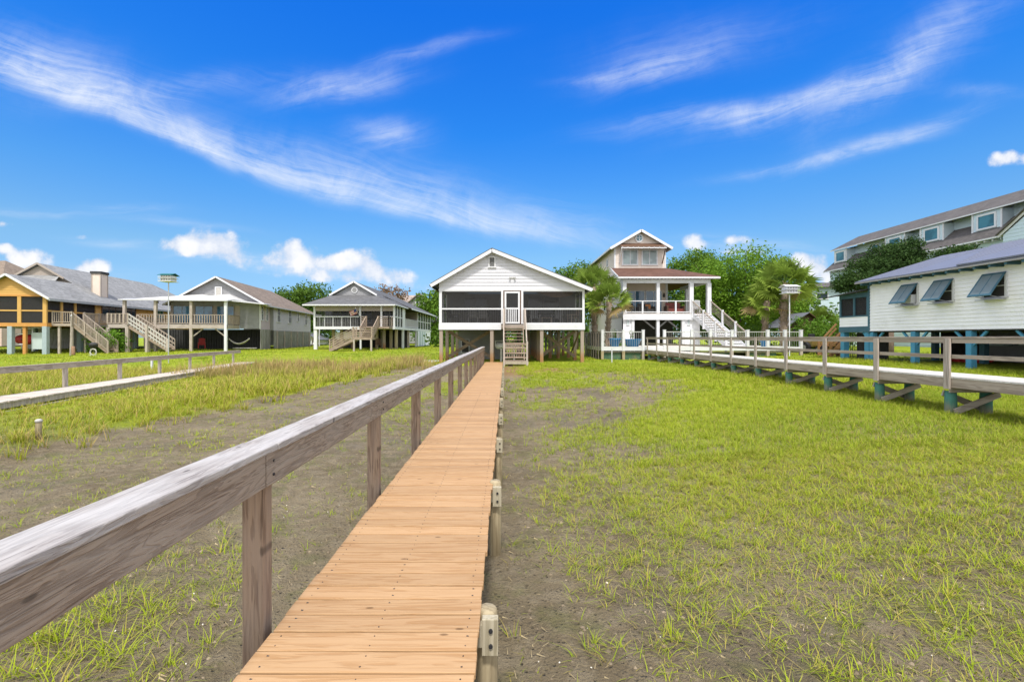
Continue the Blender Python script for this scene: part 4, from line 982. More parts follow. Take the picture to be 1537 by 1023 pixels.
# stairs
t.mb().box(-15.35, -12.2, 48.4, 49.95, FZ - .25, FZ - .03).build('landing', stair_wood, t)
for a, b_ in (((-15.3, 48.45, FZ), (-14.6, 48.45, FZ)), ((-13.4, 48.45, FZ), (-12.25, 48.45, FZ)), ((-15.3, 48.45, FZ), (-15.3, 49.8, FZ)), ((-12.25, 48.45, FZ), (-12.25, 49.8, FZ))): railing(t, a, b_, 1.0, .2, stair_wood, bal=3, posts_=2)
stairs(t, (-14.0, 48.4, FZ), (-14.0, 46.5, 2.15), (1.25, 0, 0), 7, stair_wood)
for xx in (-14.65, -13.35): railing(t, (xx, 48.4, FZ), (xx, 46.5, 2.2), 1.0, .2, stair_wood, bal=3, posts_=2, name='stair_railing')
t.mb().box(-15.0, -13.1, 45.3, 46.5, 1.95, 2.15).build('landing', stair_wood, t)
railing(t, (-14.95, 45.35, 2.15), (-13.15, 45.35, 2.15), 1.0, .2, stair_wood, bal=3, posts_=2); railing(t, (-13.15, 45.35, 2.15), (-13.15, 46.5, 2.15), 1.0, .2, stair_wood, bal=3)
for xx in (-14.9, -13.2): t.mb().box(xx - .08, xx + .08, 45.3, 45.46, .3, 2.0).build('stair_post', post_grey, t)
stairs(t, (-15.0, 45.9, 2.12), (-17.3, 45.9, .95), (0, 1.1, 0), 7)
for yy in (45.38, 46.45): railing(t, (-15.0, yy, 2.15), (-17.3, yy, .95), 1.0, .2, stair_wood, bal=3, posts_=2, name='stair_railing')
f = Thing('house_flag', 'small red and white striped flag leaning from the porch post of the taupe cottage', 'flag', (-15.9, 49.9, 4.6))
f.mb().cyl((-15.8, 49.95, 4.55), (-15.9, 48.9, 5.3), .025, n=8).build('flag_pole', white, f)
fr = M('flag_red', (.45, .06, .07), .8, .1); fw_ = M('flag_white', (.75, .72, .72), .8, .05); fb = M('flag_blue', (.04, .06, .2), .8, .1)
A0, DX = Vector((-15.88, 49.05, 5.2)), Vector((-.7, -.1, -.3)); DZ3 = Vector((.05, .3, -.45))
for k in range(7):
    m_ = f.mb()
    for j in range(6):
        w0 = Vector((0, .05 * math.sin(j * 1.7), 0)); w1 = Vector((0, .05 * math.sin((j + 1) * 1.7), 0))
        a = A0 + DX * j / 6 + w0; b_ = A0 + DX * (j + 1) / 6 + w1
        m_.slab([a + DZ3 * k / 7, b_ + DZ3 * k / 7, b_ + DZ3 * (k + 1) / 7, a + DZ3 * (k + 1) / 7], .004, (0, 1, 0))
    m_.build('stripe', fr if k % 2 == 0 else fw_, f)
f.mb().slab([A0 + Vector((0, -.07, 0)), A0 + DX * .35 + Vector((0, -.07, 0)), A0 + DX * .35 + DZ3 * .55 + Vector((0, -.07, 0)), A0 + DZ3 * .55 + Vector((0, -.07, 0))], .003, (0, 1, 0)).build('canton', fb, f)
b_ = Thing('boat', 'white boat hull on blocks under the taupe cottage with the flag', 'boat', (-17.9, 52.3, .95))
m_ = b_.mb(); secs = []
for k in range(9):
    q = k / 8; w = .95 * (1 - (abs(q - .35) / .65) ** 2.6) if q > .35 else .95 - .1 * (.35 - q); xx = -19.4 + 3.3 * q
    secs.append([(xx, 52.3 - w * .9, 2.75 + .1 * q), (xx, 52.3 - w * .8, 2.0), (xx, 52.3, 1.65 + .3 * q ** 3), (xx, 52.3 + w * .8, 2.0), (xx, 52.3 + w * .9, 2.75 + .1 * q)])
for a, c in zip(secs[:-1], secs[1:]):
    for j in range(4): m_._add([a[j], a[j + 1], c[j + 1], c[j]], [(0, 1, 2, 3), (3, 2, 1, 0)])
m_._add(secs[0], [(0, 1, 2, 3, 4), (4, 3, 2, 1, 0)]); m_.build('hull', white, b_)
for xx in (-18.9, -17.2): b_.mb().box(xx - .1, xx + .1, 51.6, 53, .8, 1.75).build('trestle', brown, b_)
chair('brown wooden chair under the taupe cottage beside the lower stairs', -13.9, 50.4, .95, R(20), brown, False, name='porch_chair')
# ================================================================ tan three storey house
t = Thing('beach_house', 'tall tan beach house with red shingle porch roof and white columns behind the palms', 'house', (13, 38, .9))
PY, WY, BY = 38.0, 41.0, 53.0; FZ = 4.17
XL5, XR5 = 9.76, 14.3
# upper storey
PX, PZ, sl = 12.04, 11.72, .58
zg = lambda x: PZ - abs(x - PX) * sl
m_ = t.mb(); m_.lap([(XL5, 8.2), (XR5, 8.2), (XR5, zg(XR5) - .08), (PX, PZ - .1), (XL5, zg(XL5) - .08)], (0, WY, 0), (1, 0, 0), (0, -1, 0), .16, .02); m_.build('gable_wall', tan, t)
m_ = t.mb(); m_.lap([(WY, 7.9), (BY, 7.9), (BY, zg(XL5) - .1), (WY, zg(XL5) - .1)], (XL5, 0, 0), (0, 1, 0), (-1, 0, 0), .16, .02); m_.build('side_wall', tan, t)
m_ = t.mb(); m_.lap([(PY + .3, .9), (BY, .9), (BY, 7.9), (WY, 7.9), (PY + .3, 7.0)], (XL5, 0, 0), (0, 1, 0), (-1, 0, 0), .16, .02); m_.build('side_wall', M('pale_siding', (.62, .58, .56), .6, .06), t)
t.mb().box(XR5 - .15, XR5, WY + .05, BY, 3.9, zg(XR5) - .1).build('side_wall', tan, t)
t.mb().box(XL5, XR5, BY, BY + .1, .9, 10).build('rear_wall', tan, t)
for xx in (XL5 - .02, XR5 - .08): t.mb().box(xx, xx + .12, WY - .05, WY + .04, 8.35, zg(XL5) - .12).build('corner_board', white, t)
m_ = t.mb(); EL5, ER5 = PX - 2.75, PX + 2.75
m_.slab([(PX, WY - .45, PZ), (PX, BY + .3, PZ), (ER5, BY + .3, zg(ER5)), (ER5, WY - .45, zg(ER5))], .08); m_.slab([(PX, BY + .3, PZ), (PX, WY - .45, PZ), (EL5, WY - .45, zg(EL5)), (EL5, BY + .3, zg(EL5))], .08); m_.build('roof', roof_grey, t)
for e in (EL5, ER5): t.mb().beam((PX, WY - .47, PZ - .1), (e, WY - .47, zg(e) - .1), .04, .22).build('rake_board', white, t)
for e in (EL5, ER5): t.mb().box(e - .04, e + .03, WY - .45, BY + .3, zg(e) - .16, zg(e) - .01).build('eave_trim', white, t)
m_ = t.mb(); m_.cyl((11.95, WY - .1, 11.0), (11.95, WY, 11.0), .37, n=24); v = m_.build('round_window', white, t)
m_ = t.mb(); m_.cyl((11.95, WY - .13, 11.0), (11.95, WY - .09, 11.0), .24, n=24); m_.build('pane', glass_teal, v)
m_ = t.mb(); m_.box(11.93, 11.97, WY - .15, WY - .132, 10.78, 11.22); m_.box(11.72, 12.18, WY - .146, WY - .1325, 10.98, 11.02); m_.build('muntin', white, v)
for xx in (11.15, 12.88): window(t, (xx, WY - .03, 9.3), (1, 0, 0), (0, -1, 0), 1.25, 1.22, white, glass_pale, 2, 1, .09)
# bracketed awning
m_ = t.mb(); m_.slab([(10.15, WY - .03, 10.55), (14.05, WY - .03, 10.55), (14.05, WY - .95, 10.1), (10.15, WY - .95, 10.1)], .04); aw = m_.build('awning', brown, t)
m_ = t.mb()
for k in range(9): m_.beam((10.25 + k * .46, WY - .04, 10.47), (10.25 + k * .46, WY - 1.02, 9.99), .06, .09)
m_.box(10.12, 14.08, WY - 1.0, WY - .94, 9.93, 10.02); m_.build('awning_rafters', white, aw)
for xx in (10.18, 14.0):
    m_ = t.mb(); m_.beam((xx, WY - .05, 8.75), (xx, WY - .95, 9.98), .07, .07); m_.build('awning_bracket', brown if xx > 12 else white, aw)
# porch roof, header and columns
m_ = t.mb(); m_.slab([(9.2, PY - .55, 7.16), (17.55, PY - .55, 7.16), (14.3, WY, 8.36), (9.45, WY, 8.36)], .06); m_.slab([(17.55, PY - .55, 7.162), (17.55, BY - 4, 7.162), (14.3, BY - 4, 8.36), (14.3, WY, 8.362)], .06); m_.build('porch_roof', roof_red, t)
m_ = t.mb(); m_.box(9.2, 17.55, PY - .58, PY - .55, 6.99, 7.12)
for k in range(28): m_.box(9.35 + k * .3, 9.43 + k * .3, PY - .54, PY, 6.98, 7.08)
m_.beam((9.2, PY - .57, 7.08), (9.42, WY, 8.28), .05, .16); m_.build('eave_trim', white, t)
t.mb().box(9.7, 16.95, PY - .1, PY + .1, 6.66, 6.98).build('porch_beam', white, t); t.mb().box(16.75, 16.95, PY + .1, WY + 3, 6.66, 6.98).build('porch_beam', white, t)
t.mb().box(9.75, 16.9, PY + .1, WY - .05, 6.98, 7.04).build('porch_ceiling', white, t)
for xx, w, yy in ((9.86, .15, PY), (12.63, .13, PY), (15.37, .16, PY), (16.83, .16, PY), (16.8, .13, WY + 1.5)): t.mb().box(xx - w, xx + w, yy - w, yy + w, FZ, 6.66).build('porch_column', white, t)
t.mb().box(9.76, 14.4, WY, WY + .1, FZ, 7.5).build('porch_back_wall', tan_wall, t); t.mb().box(9.77, 9.9, PY + .2, WY, FZ, 6.98).build('porch_side_wall', tan_wall, t); t.mb().box(14.32, 14.5, WY - .05, WY + .1, FZ, 6.98).build('corner_board', white, t)
for xx in (11.6, 13.25): window(t, (xx, WY - .02, 5.25), (1, 0, 0), (0, -1, 0), 1.35 if xx > 12 else 1.6, 2.05, white, glass_blue, 2, 1, .07, 'sliding_door')
m_ = t.mb(); m_.cyl((14.15, WY - .02, 5.9), (14.15, WY - .12, 5.9), .09); m_.cyl((14.15, WY - .1, 5.75), (14.15, WY - .1, 6.1), .07); m_.build('wall_lantern', black, t)
t.mb().box(9.7, 17.0, PY - .18, WY + 3, FZ - .3, FZ).build('porch_floor', board_grey_x, t)
t.mb().box(9.7, 15.6, PY - .22, PY - .185, FZ - .55, FZ - .06).build('floor_band', white, t)
for a, b_ in ((10.0, 12.5), (12.77, 15.2)):
    m_ = t.mb(); m_.box(a, b_, PY - .1, PY - .02, FZ + .98, FZ + 1.04); m_.box(a, b_, PY - .09, PY - .03, FZ + .06, FZ + .14); m_.box((a + b_) / 2 - .06 + .1, (a + b_) / 2 + .06 + .1, PY - .11, PY - .01, FZ, FZ + 1.04); rl = m_.build('railing', white, t)
    m_ = t.mb(); n = int((b_ - a) / .13)
    for k in range(1, n): m_.cyl((a + (b_ - a) * k / n, PY - .06, FZ + .1), (a + (b_ - a) * k / n, PY - .06, FZ + 1.0), .010, n=5, cap=False)
    m_.build('balusters', black, rl)
# ground storey
m_ = t.mb(); m_.lap([(9.76, .9), (10.5, .9), (10.5, FZ - .3), (9.76, FZ - .3)], (0, PY, 0), (1, 0, 0), (0, -1, 0), .16, .02); m_.build('ground_wall', white_siding, t)
m_ = t.mb(); m_.lap([(14.75, .9), (16.1, .9), (16.1, FZ - .3), (14.75, FZ - .3)], (0, PY, 0), (1, 0, 0), (0, -1, 0), .16, .02); m_.build('ground_wall', white_siding, t)
for xx in (10.55, 12.62, 14.7): t.mb().box(xx - .12, xx + .12, PY - .12, PY + .12, .9, FZ - .3).build('ground_column', white, t)
t.mb().box(10.4, 14.9, WY - .2, WY - .1, .9, FZ - .3).build('storage_wall', void, t)
m_ = t.mb()
for xx, s_ in ((12.62, -1), (12.62, 1), (14.6, -1)): m_.beam((xx + s_ * .1, PY + .5, 2.9), (xx + s_ * 1.2, PY + .5, 3.8), .08, .12)
m_.build('knee_brace', mid_grey, t)
for xx in (10.15, 15.15): window(t, (xx, PY - .03, 3.45), (1, 0, 0), (0, -1, 0), .14, .45, white, pale_panel, 1, 1, .04, 'wall_lamp')
for yy, zz, w, h in ((46.5, 9.3, .5, .7), (48.0, 9.3, .5, .7), (43.6, 9.2, .4, .6), (40.2, 2.4, .9, .7), (44.8, 5.4, .8, 1.2), (48.6, 5.4, .8, 1.2)): window(t, (XL5 - .03, yy, zz), (0, 1, 0), (-1, 0, 0), w, h, white, glass_dark, 1, 2)
# stairs to the terrace
ST, SB = (16.15, PY - .2, FZ), (16.9, 33.6, 1.55)
stairs(t, ST, SB, (1.5, 0, 0), 13, white, white, risers=True)
for xx in (-.75, .75):
    m_ = t.mb(); a = Vector(ST) + Vector((xx, 0, 0)); b_ = Vector(SB) + Vector((xx, 0, 0))
    m_.beam(a + Vector((0, 0, 1.0)), b_ + Vector((0, 0, 1.0)), .06, .07)
    for k in range(1, 6): m_.beam(a + Vector((0, 0, .12 + .15 * k)), b_ + Vector((0, 0, .12 + .15 * k)), .02, .02)
    m_.build('handrail', board_grey, t)
    for q in (0, .36, .72, 1):
        c = a.lerp(b_, q); t.mb().box(c.x - .07, c.x + .07, c.y - .07, c.y + .07, c.z - .4, c.z + 1.12).build('newel_post', white, t)
# porch seats
chair('white slatted rocking chair at the head of the tan house stairs', 16.0, PY + .5, FZ, R(160), white)
chair('white rocking chair behind the other one on the tan house porch', 16.25, PY + 1.7, FZ, R(120), white)
s = Thing('porch_sofa', 'porch sofa with reddish patterned cushions behind the tan house railing', 'sofa', (14.35, 38.9, FZ))
s.mb().box(13.75, 15.0, 38.6, 39.4, FZ + .12, FZ + .42).build('seat', rug_red, s, bevel=.04); s.mb().box(13.75, 15.0, 39.3, 39.5, FZ + .42, FZ + .98).build('backrest', rug_red, s, bevel=.05)
for xx in (13.62, 15.02): s.mb().box(xx, xx + .12, 38.6, 39.5, FZ + .1, FZ + .68).build('armrest', brown, s, bevel=.02)
for xx in (13.8, 14.9): s.mb().box(xx, xx + .07, 38.65, 38.72, FZ, FZ + .12).build('leg', brown, s)
for k, (xx, lb) in enumerate(((10.5, 'dark wicker armchair at the left end of the tan house porch'), (11.6, 'dark wicker armchair in front of the sliding door on the tan house porch'), (12.2, 'wicker armchair with an orange cushion beside the middle porch column'))):
    w = Thing('wicker_chair', lb, 'chair', (xx, 38.9, FZ), R((-20, 10, 15)[k]), 'dark wicker chairs on the tan house porch'); w.mb = lambda: MB()
    w.mb().box(-.3, .3, -.3, .3, .12, .40).build('seat', dark_grey, w, bevel=.03); w.mb().box(-.3, .3, .24, .36, .401, .9).build('backrest', dark_grey, w, bevel=.04)
    for sx in (-1, 1): w.mb().box(sx * .36 - .055, sx * .36 + .055, -.3, .36, .05, .62).build('armrest', dark_grey, w, bevel=.03)
    if k == 2: w.mb().box(-.25, .25, .12, .235, .42, .8).build('cushion', cushion, w, bevel=.04)
# ================================================================ terrace
t = Thing('terrace', 'white edged raised terrace with white posts and wire railing before the tan house', 'terrace', (13.5, 34, .5))
TZ = 1.52; TX0, TX1, TY0, TY1 = 6.72, 20.7, 32.0, 37.7
m_ = t.mb(); yy = TY0 + .06
while yy < TY1: m_.box(TX0, TX1, yy, yy + .135, TZ - .04, TZ); yy += .142
m_.build('decking', walk_top, t)
t.mb().box(TX0 - .03, TX1 + .03, TY0, TY0 + .055, TZ - .26, TZ + .01).build('rim_board', white, t); t.mb().box(TX0 - .03, TX0 - .002, TY0 + .06, TY1, TZ - .26, TZ + .01).build('rim_board', white, t)
px5 = [TX0 + .06, 8.25, 9.62, 11.1, 13.0, 14.3, 15.8, 16.9, 18.3, 19.5, TX1 - .08]
for xx in px5: 
    m_ = t.mb(); m_.box(xx - .085, xx + .085, TY0 - .06, TY0 + .11, TZ - .27, TZ + 1.16); m_.box(xx - .1, xx + .1, TY0 - .075, TY0 + .125, TZ + 1.161, TZ + 1.2); m_.build('fence_post', white, t)
    g0 = GZ(xx, TY0); t.mb().box(xx - .09, xx + .09, TY0 - .05, TY0 + .13, g0 - .2, TZ - .275).build('stilt', post_grey if xx > 9 else pile_wood, t)
wire = M('pale_wire', (.5, .5, .48), .4, .05)
for a, b_ in zip(px5[:-1], px5[1:]):
    if abs(a - 9.62) < .01: continue                      # the opening where the walkway arrives
    m_ = t.mb(); m_.box(a + .1, b_ - .1, TY0 - .01, TY0 + .05, TZ + 1.02, TZ + 1.07)
    n = int((b_ - a) / .15)
    for k in range(1, n): m_.cyl((a + (b_ - a) * k / n, TY0 + .02, TZ + .03), (a + (b_ - a) * k / n, TY0 + .02, TZ + 1.03), .007, n=5, cap=False)
    m_.build('wire_railing', wire, t)
for k in range(7):
    yy = TY0 + .9 * (k + 1); t.mb().box(TX0 - .06, TX0 + .05, yy - .05, yy + .05, .4, TZ + 1.05).build('fence_post', post_grey, t)
    t.mb().poly([(TX0 - .02, yy - .85, .7), (TX0 - .02, yy - .06, .7), (TX0 - .02, yy - .06, TZ + 1.0), (TX0 - .02, yy - .85, TZ + 1.0)]).build('mesh_panel', screen_dense, t)
t.mb().box(TX0 - .05, TX0 + .05, TY0 + .12, TY1 + .9, TZ + 1.052, TZ + 1.10).build('side_rail', board_grey, t)
green_board = M('algae_board', (.075, .14, .09), .85, .25, 3, dirt=(.32, .20, .12), dscale=1.4, damt=.7)
for a, b_ in ((TX0 + .2, 8.12), (8.36, 9.5), (11.4, 13.5), (13.7, 15.7), (17, 19)): t.mb().box(a, b_, TY0 + .2, TY0 + .25, .3, TZ - .42).build('bulkhead_panel', green_board, t)
t.mb().box(TX0 + .1, TX1, TY0 + .14, TY0 + .19, TZ - .40, TZ - .33).build('waler', board_grey_x, t)
# planters
flower = leafy('planter_leaves', (.08, .17, .03), (.17, .28, .05), .25, c3=(.5, .05, .05))
def planter(label, x, y, w, h, n_l):
    p = Thing('flower_planter', label, 'planter', (x, y, TZ), 0, 'blue glazed planters on the terrace')
    p.mb().lathe((x, y, TZ), [(w * .68, 0), (w * .95, h * .8), (w * 1.06, h * .86), (w * 1.06, h), (w * .9, h), (w * .9, h * .85)], 20).build('pot', pot_blue, p, True)
    k = 7
    for q in range(k):                                     # separate leafy stems
        a = 2 * math.pi * q / k; r_ = w * .45 * (q % 3) / 2
        m_ = MB(); top = Vector((r_ * math.cos(a) * 1.6, r_ * math.sin(a) * 1.6, h + random.uniform(.3, .6))); m_.cyl((r_ * math.cos(a), r_ * math.sin(a), h * .85), top, .012, .006, 5)
        for _ in range(n_l // 9):
            c = Vector((r_ * math.cos(a), r_ * math.sin(a), h * .85)).lerp(top, random.uniform(.15, 1)); d_ = Vector((random.gauss(0, 1), random.gauss(0, 1), random.uniform(-.2, 1))).normalized(); s_ = d_.cross(Vector((0, 0, 1))) * .028; L_ = random.uniform(.09, .2)
            m_._add([c, c + d_ * L_ * .5 + s_, c + d_ * L_, c + d_ * L_ * .5 - s_], [(0, 1, 2, 3)])
        m_.build('plant', flower, p)

def leafcloud(name, C, size, mat, parent, flat=.5):
    n = len(C); u = RNG.normal(0, 1, (n, 3)); u /= np.linalg.norm(u, axis=1)[:, None]; w = RNG.normal(0, 1, (n, 3)); w[:, 2] *= flat
    w -= (w * u).sum(1)[:, None] * u; w /= np.linalg.norm(w, axis=1)[:, None]; s = size * RNG.uniform(.6, 1.4, n)[:, None]
    V = np.stack([C - u * s, C + w * s * .5, C + u * s, C - w * s * .5], 1).reshape(-1, 3)
    return np_mesh(name, V, np.full(n, 4), np.arange(4 * n), mat, parent)
planter('blue glazed pot of red flowers on the terrace beside the corner palm', 7.95, 33.3, .42, .6, 260)
planter('wide blue glazed pot of green plants on the terrace near the walkway end', 9.15, 33.0, .6, .55, 300)
planter('blue glazed pot on the right part of the terrace under the right palms', 18.9, 33.4, .38, .6, 200)
# thin white stake in the grass
s = Thing('marker_stake', 'thin white stake standing in the grass before the terrace', 'stake', (6.6, 28.4, GZ(6.6, 28.4)))
g0 = GZ(6.6, 28.4); s.mb().cyl((6.6, 28.4, g0 - .2), (6.6, 28.4, 1.48), .035, n=8).build('pipe', offwhite, s); s.mb().cyl((6.6, 28.4, 1.48), (6.6, 28.4, 1.52), .045, n=8).build('cap', white, s)
# ================================================================ white house with blue shutters (right)
t = Thing('stilt_house', 'long white clapboard stilt house with blue hinged shutters and blue posts at right', 'house', (24, 18, .8))
WX = 19.9; ZB, ZE = 2.53, 5.14; YF = 25.1; YN = 3.0
m_ = t.mb(); m_.lap([(YN, ZB), (YF, ZB), (YF, ZE), (YN, ZE)], (WX, 0, 0), (0, 1, 0), (-1, 0, 0), .165, .028); m_.build('side_wall', white_siding, t)
m_ = t.mb(); m_.lap([(WX, ZB), (28.2, ZB), (28.2, ZE), (24.05, 6.55), (WX, ZE)], (0, YF, 0), (1, 0, 0), (0, 1, 0), .125, .02); m_.build('end_wall', white_siding, t)
t.mb().box(WX - .05, WX + .05, YF - .05, YF + .06, ZB - .1, ZE + .05).build('corner_board', teal_paint, t)
t.mb().box(WX + .02, 28.2, YN, YF - .06, ZB - .06, ZB - .005).build('floor', dark_grey, t)
m_ = t.mb(); m_.slab([(24.05, YF + .25, 6.68), (24.05, YN, 6.68), (WX - .62, YN, 5.22), (WX - .62, YF + .25, 5.22)], .05); m_.slab([(24.05, YN, 6.68), (24.05, YF + .25, 6.68), (28.8, YF + .25, 5.22), (28.8, YN, 5.22)], .05)
m_.slab([(24.05, 22.7, 6.75), (24.05, YN, 6.75), (WX - .66, YN, 5.29), (WX - .66, 19.6, 5.29)], .06); roof = m_.build('roof', metal_roof, t)
m_ = t.mb(); dx = 24.05 - WX + .62
for k in range(60):
    yy = YF + .1 - k * .42
    if yy < YN: break
    o_ = .0 if yy > 22.6 else .072
    lo = WX - .62
    if 19.7 < yy <= 22.6:
        q = (yy - 19.6) / 3.1; xm = WX - .66 + q * 4.81; zm = 5.29 + (6.75 - 5.29) * q
        m_.beam((xm, yy, zm + .003), (24.05, yy, 6.755), .03, .02); continue
    m_.beam((lo, yy, 5.22 + o_), (24.05, yy, 6.68 + o_), .03, .02)
m_.build('roof_seams', metal_roof, roof)
m_ = t.mb(); m_.box(WX - .64, WX - .60, YN, YF + .25, 5.1, 5.17)
m_.build('eave_board', M('eave_grey', (.33, .32, .31), .6, .1), t)
for k in range(36): t.mb().box(WX - .58, WX - .02, 24.9 - k * .6, 25.0 - k * .6, 5.0, 5.13).build('rafter_tail', teal_paint, t)
for yw in (22.55, 20.8, 18.65, 16.5, 13.8):
    w, h, zc = .8, .86, 4.26
    f = window(t, (WX - .03, yw, zc), (0, 1, 0), (-1, 0, 0), w, h, white, void, 1, 2, .07)
    p0, p1 = Vector((WX - .09, 0, zc + h / 2 + .06)), Vector((WX - .68, 0, zc - h / 2 + .06)); dv = p1 - p0; nn = Vector((dv.z, 0, -dv.x)).normalized()
    m_ = t.mb(); Yv = Vector((0, 1, 0))
    for s_ in (-1, 0, 1): m_.obox((p0 + p1) / 2 + Yv * (yw + s_ * (w / 2 + .02)), dv / 2, Yv * (.035 if s_ else .018), nn * .018)
    for q in (0.0, 1.0): m_.obox(p0.lerp(p1, q) + Yv * yw, dv.normalized() * .045, Yv * (w / 2 + .056), nn * .02)
    sh = m_.build('shutter', teal_paint, t)
    m_ = t.mb(); n = 14
    for k in range(n): 
        c = p0.lerp(p1, (k + .7) / (n + .4)) + Yv * yw; m_.obox(c, (dv.normalized() * .9 + nn * .35) * .028, Yv * (w / 2 - .01), nn * .005)
    m_.obox((p0 + p1) / 2 + Yv * yw + nn * .012, dv * .48, Yv * (w / 2 - .01), nn * .004)
    m_.build('slats', M('shutter_slat', (.17, .22, .24), .5, .1), sh)
    m_ = t.mb()
    for s_ in (-1, 1): m_.cyl((WX - .06, yw + s_ * .3, zc - h / 2 - .06), (p1.x + .02, yw + s_ * .3, p1.z), .012, n=6)
    m_.box(WX - .42, WX - .03, yw - .42, yw + .42, zc - h / 2 - .13, zc - h / 2 - .10); m_.build('prop_stay', steel, sh)
ac = t.mb(); ac.box(WX - .3, WX - .04, 22.2, 22.75, 3.84, 4.25); ac.build('window_cooler', offwhite, t)
for k, yy in enumerate((25.0, 22.45, 19.75, 17.3, 14.5)):
    for xx in (WX + .13, 23.4):
        g0 = GZ(xx, yy); t.mb().box(xx - .12, xx + .12, yy - .12, yy + .12, g0 - .3, ZB - .06).build('stilt', blue_paint if xx < 21 else teal_paint, t)
    m_ = t.mb()
    for s_ in (-1, 1): m_.beam((WX + .13, yy + s_ * .1, 1.85), (WX + .13, yy + s_ * .68, 2.47), .09, .09)
    m_.build('knee_brace', blue_paint, t)
t.mb().box(25.6, 25.7, 6, 24.6, .7, 2.46).build('storage_wall', mid_grey, t)
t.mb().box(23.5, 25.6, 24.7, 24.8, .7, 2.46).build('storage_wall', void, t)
m_ = t.mb(); m_.box(25.2, 25.59, 23.2, 24.3, 1.75, 2.1); m_.box(25.25, 25.59, 22.0, 22.6, 1.8, 2.15); m_.build('storage_shelf', pale_panel, t)
# end screened porch: the same wall line carries on under a lower roof
PX_, Pa, Pb = WX + .02, YF + .08, 27.35
t.mb().box(PX_ + .03, PX_ + .06, Pa, Pb, 3.42, 4.40).build('insect_screen', screen_dense, t)
m_ = t.mb()
for yy in (Pa, 26.15, Pb - .12): m_.box(PX_ - .03, PX_ + .028, yy, yy + .12, 3.42, 4.42)
m_.box(PX_ - .035, PX_ + .03, Pa, Pb, 4.421, 4.68); m_.box(PX_ - .035, PX_ + .03, Pa, Pb, 3.34, 3.419); m_.build('porch_frame', teal_paint, t)
m_ = t.mb(); m_.lap([(Pa, 2.8), (Pb, 2.8), (Pb, 3.34), (Pa, 3.34)], (PX_, 0, 0), (0, 1, 0), (-1, 0, 0), .165, .03); m_.build('porch_wall', white_siding, t)
t.mb().box(PX_ + .1, 28, Pb - .1, Pb - .02, 2.5, 4.6).build('porch_wall', teal_paint, t)
t.mb().box(PX_ - .04, 28, Pa, Pb + .02, 2.48, 2.795).build('floor_band', teal_paint, t)
t.mb().slab([(PX_ - .5, Pb + .5, 4.60), (PX_ - .5, Pa - .1, 4.78), (24, Pa - .1, 5.6), (24, Pb + .5, 5.4)], .06).build('porch_roof', dark_grey, t)
for yy in (Pa + .15, Pb - .2): t.mb().box(PX_, PX_ + .3, yy - .15, yy + .15, .6, 2.478).build('stilt', blue_paint, t)
m_ = t.mb()
for k in range(11): m_.box(PX_ + .5, PX_ + .52, Pa + .2 + k * .18, Pa + .23 + k * .18, .8, 2.45)
for k in range(9): m_.box(PX_ + .521, PX_ + .535, Pa + .15, Pb - .1, .9 + k * .18, .92 + k * .18)
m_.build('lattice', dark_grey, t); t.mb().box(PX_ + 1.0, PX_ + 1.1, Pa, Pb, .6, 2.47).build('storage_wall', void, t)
# near cross gable of the big building is built below
k_ = Thing('kayak', 'red kayak lying on the grass in the shade under the white house', 'kayak', (23.6, 23.6, .8))
m_ = k_.mb(); P = [(22.2, .04), (22.5, .16), (23.0, .24), (23.6, .26), (24.1, .22), (24.5, .13), (24.8, .03)]
for (a, ra), (b_, rb) in zip(P[:-1], P[1:]): m_.cyl((23.6, a, 1.06), (23.6, b_, 1.06), ra, rb, 12)
m_.build('hull', red_paint, k_, True); m_ = k_.mb(); m_.lathe((23.6, 23.4, 1.30), [(.22, 0), (.24, .05), (.2, .05)], 14); m_.build('cockpit_rim', black, k_)
# ================================================================ big pale blue building
t = Thing('apartment_building', 'large pale blue three storey building with dormers behind the white house', 'building', (50, 52, 1))
BX, BZ = 45.0, 11.5; Y0, Y1b = 20.0, 63.6
m_ = t.mb(); m_.lap([(Y0, 1), (Y1b, 1), (Y1b, BZ), (Y0, BZ)], (BX, 0, 0), (0, 1, 0), (-1, 0, 0), .3, .03); m_.build('side_wall', aqua_siding, t)
m_ = t.mb(); m_.lap([(BX, 1), (53, 1), (53, BZ), (49.3, 15.4), (BX, BZ)], (0, Y1b, 0), (1, 0, 0), (0, 1, 0), .3, .03); m_.build('end_wall', aqua_siding, t)
m_ = t.mb(); m_.slab([(46.9, Y1b + .4, 13.55), (46.9, Y0, 13.55), (44.3, Y0, 11.3), (44.3, Y1b + .4, 11.3)], .12); m_.slab([(49.2, Y1b + .4, 16.2), (49.2, Y0, 16.2), (45.3, Y0, 14.2), (45.3, Y1b + .4, 14.2)], .12); m_.slab([(49.2, Y0, 16.2), (49.2, Y1b + .4, 16.2), (54, Y1b + .4, 11.3), (54, Y0, 11.3)], .12)
m_.build('roof', roof_far, t)
m_ = t.mb(); m_.lap([(Y0, 11.7), (Y1b - .3, 11.7), (Y1b - .3, 14.3), (Y0, 14.3)], (46.6, 0, 0), (0, 1, 0), (-1, 0, 0), .3, .03); m_.build('upper_wall', aqua_siding, t)
m_ = t.mb(); m_.box(45.25, 45.29, Y0, Y1b + .4, 14.05, 14.18); m_.box(44.25, 44.29, Y0, Y1b + .4, 11.14, 11.28)
for k in range(60): m_.box(44.35, 44.9, 62.8 - k * .7, 62.9 - k * .7, 10.95, 11.1)
m_.build('eave_trim', white, t)
DM = [(62.3, 2.1), (53.6, 2.6), (49.0, 2.6), (43.4, 2.6), (37.5, 2.6)]
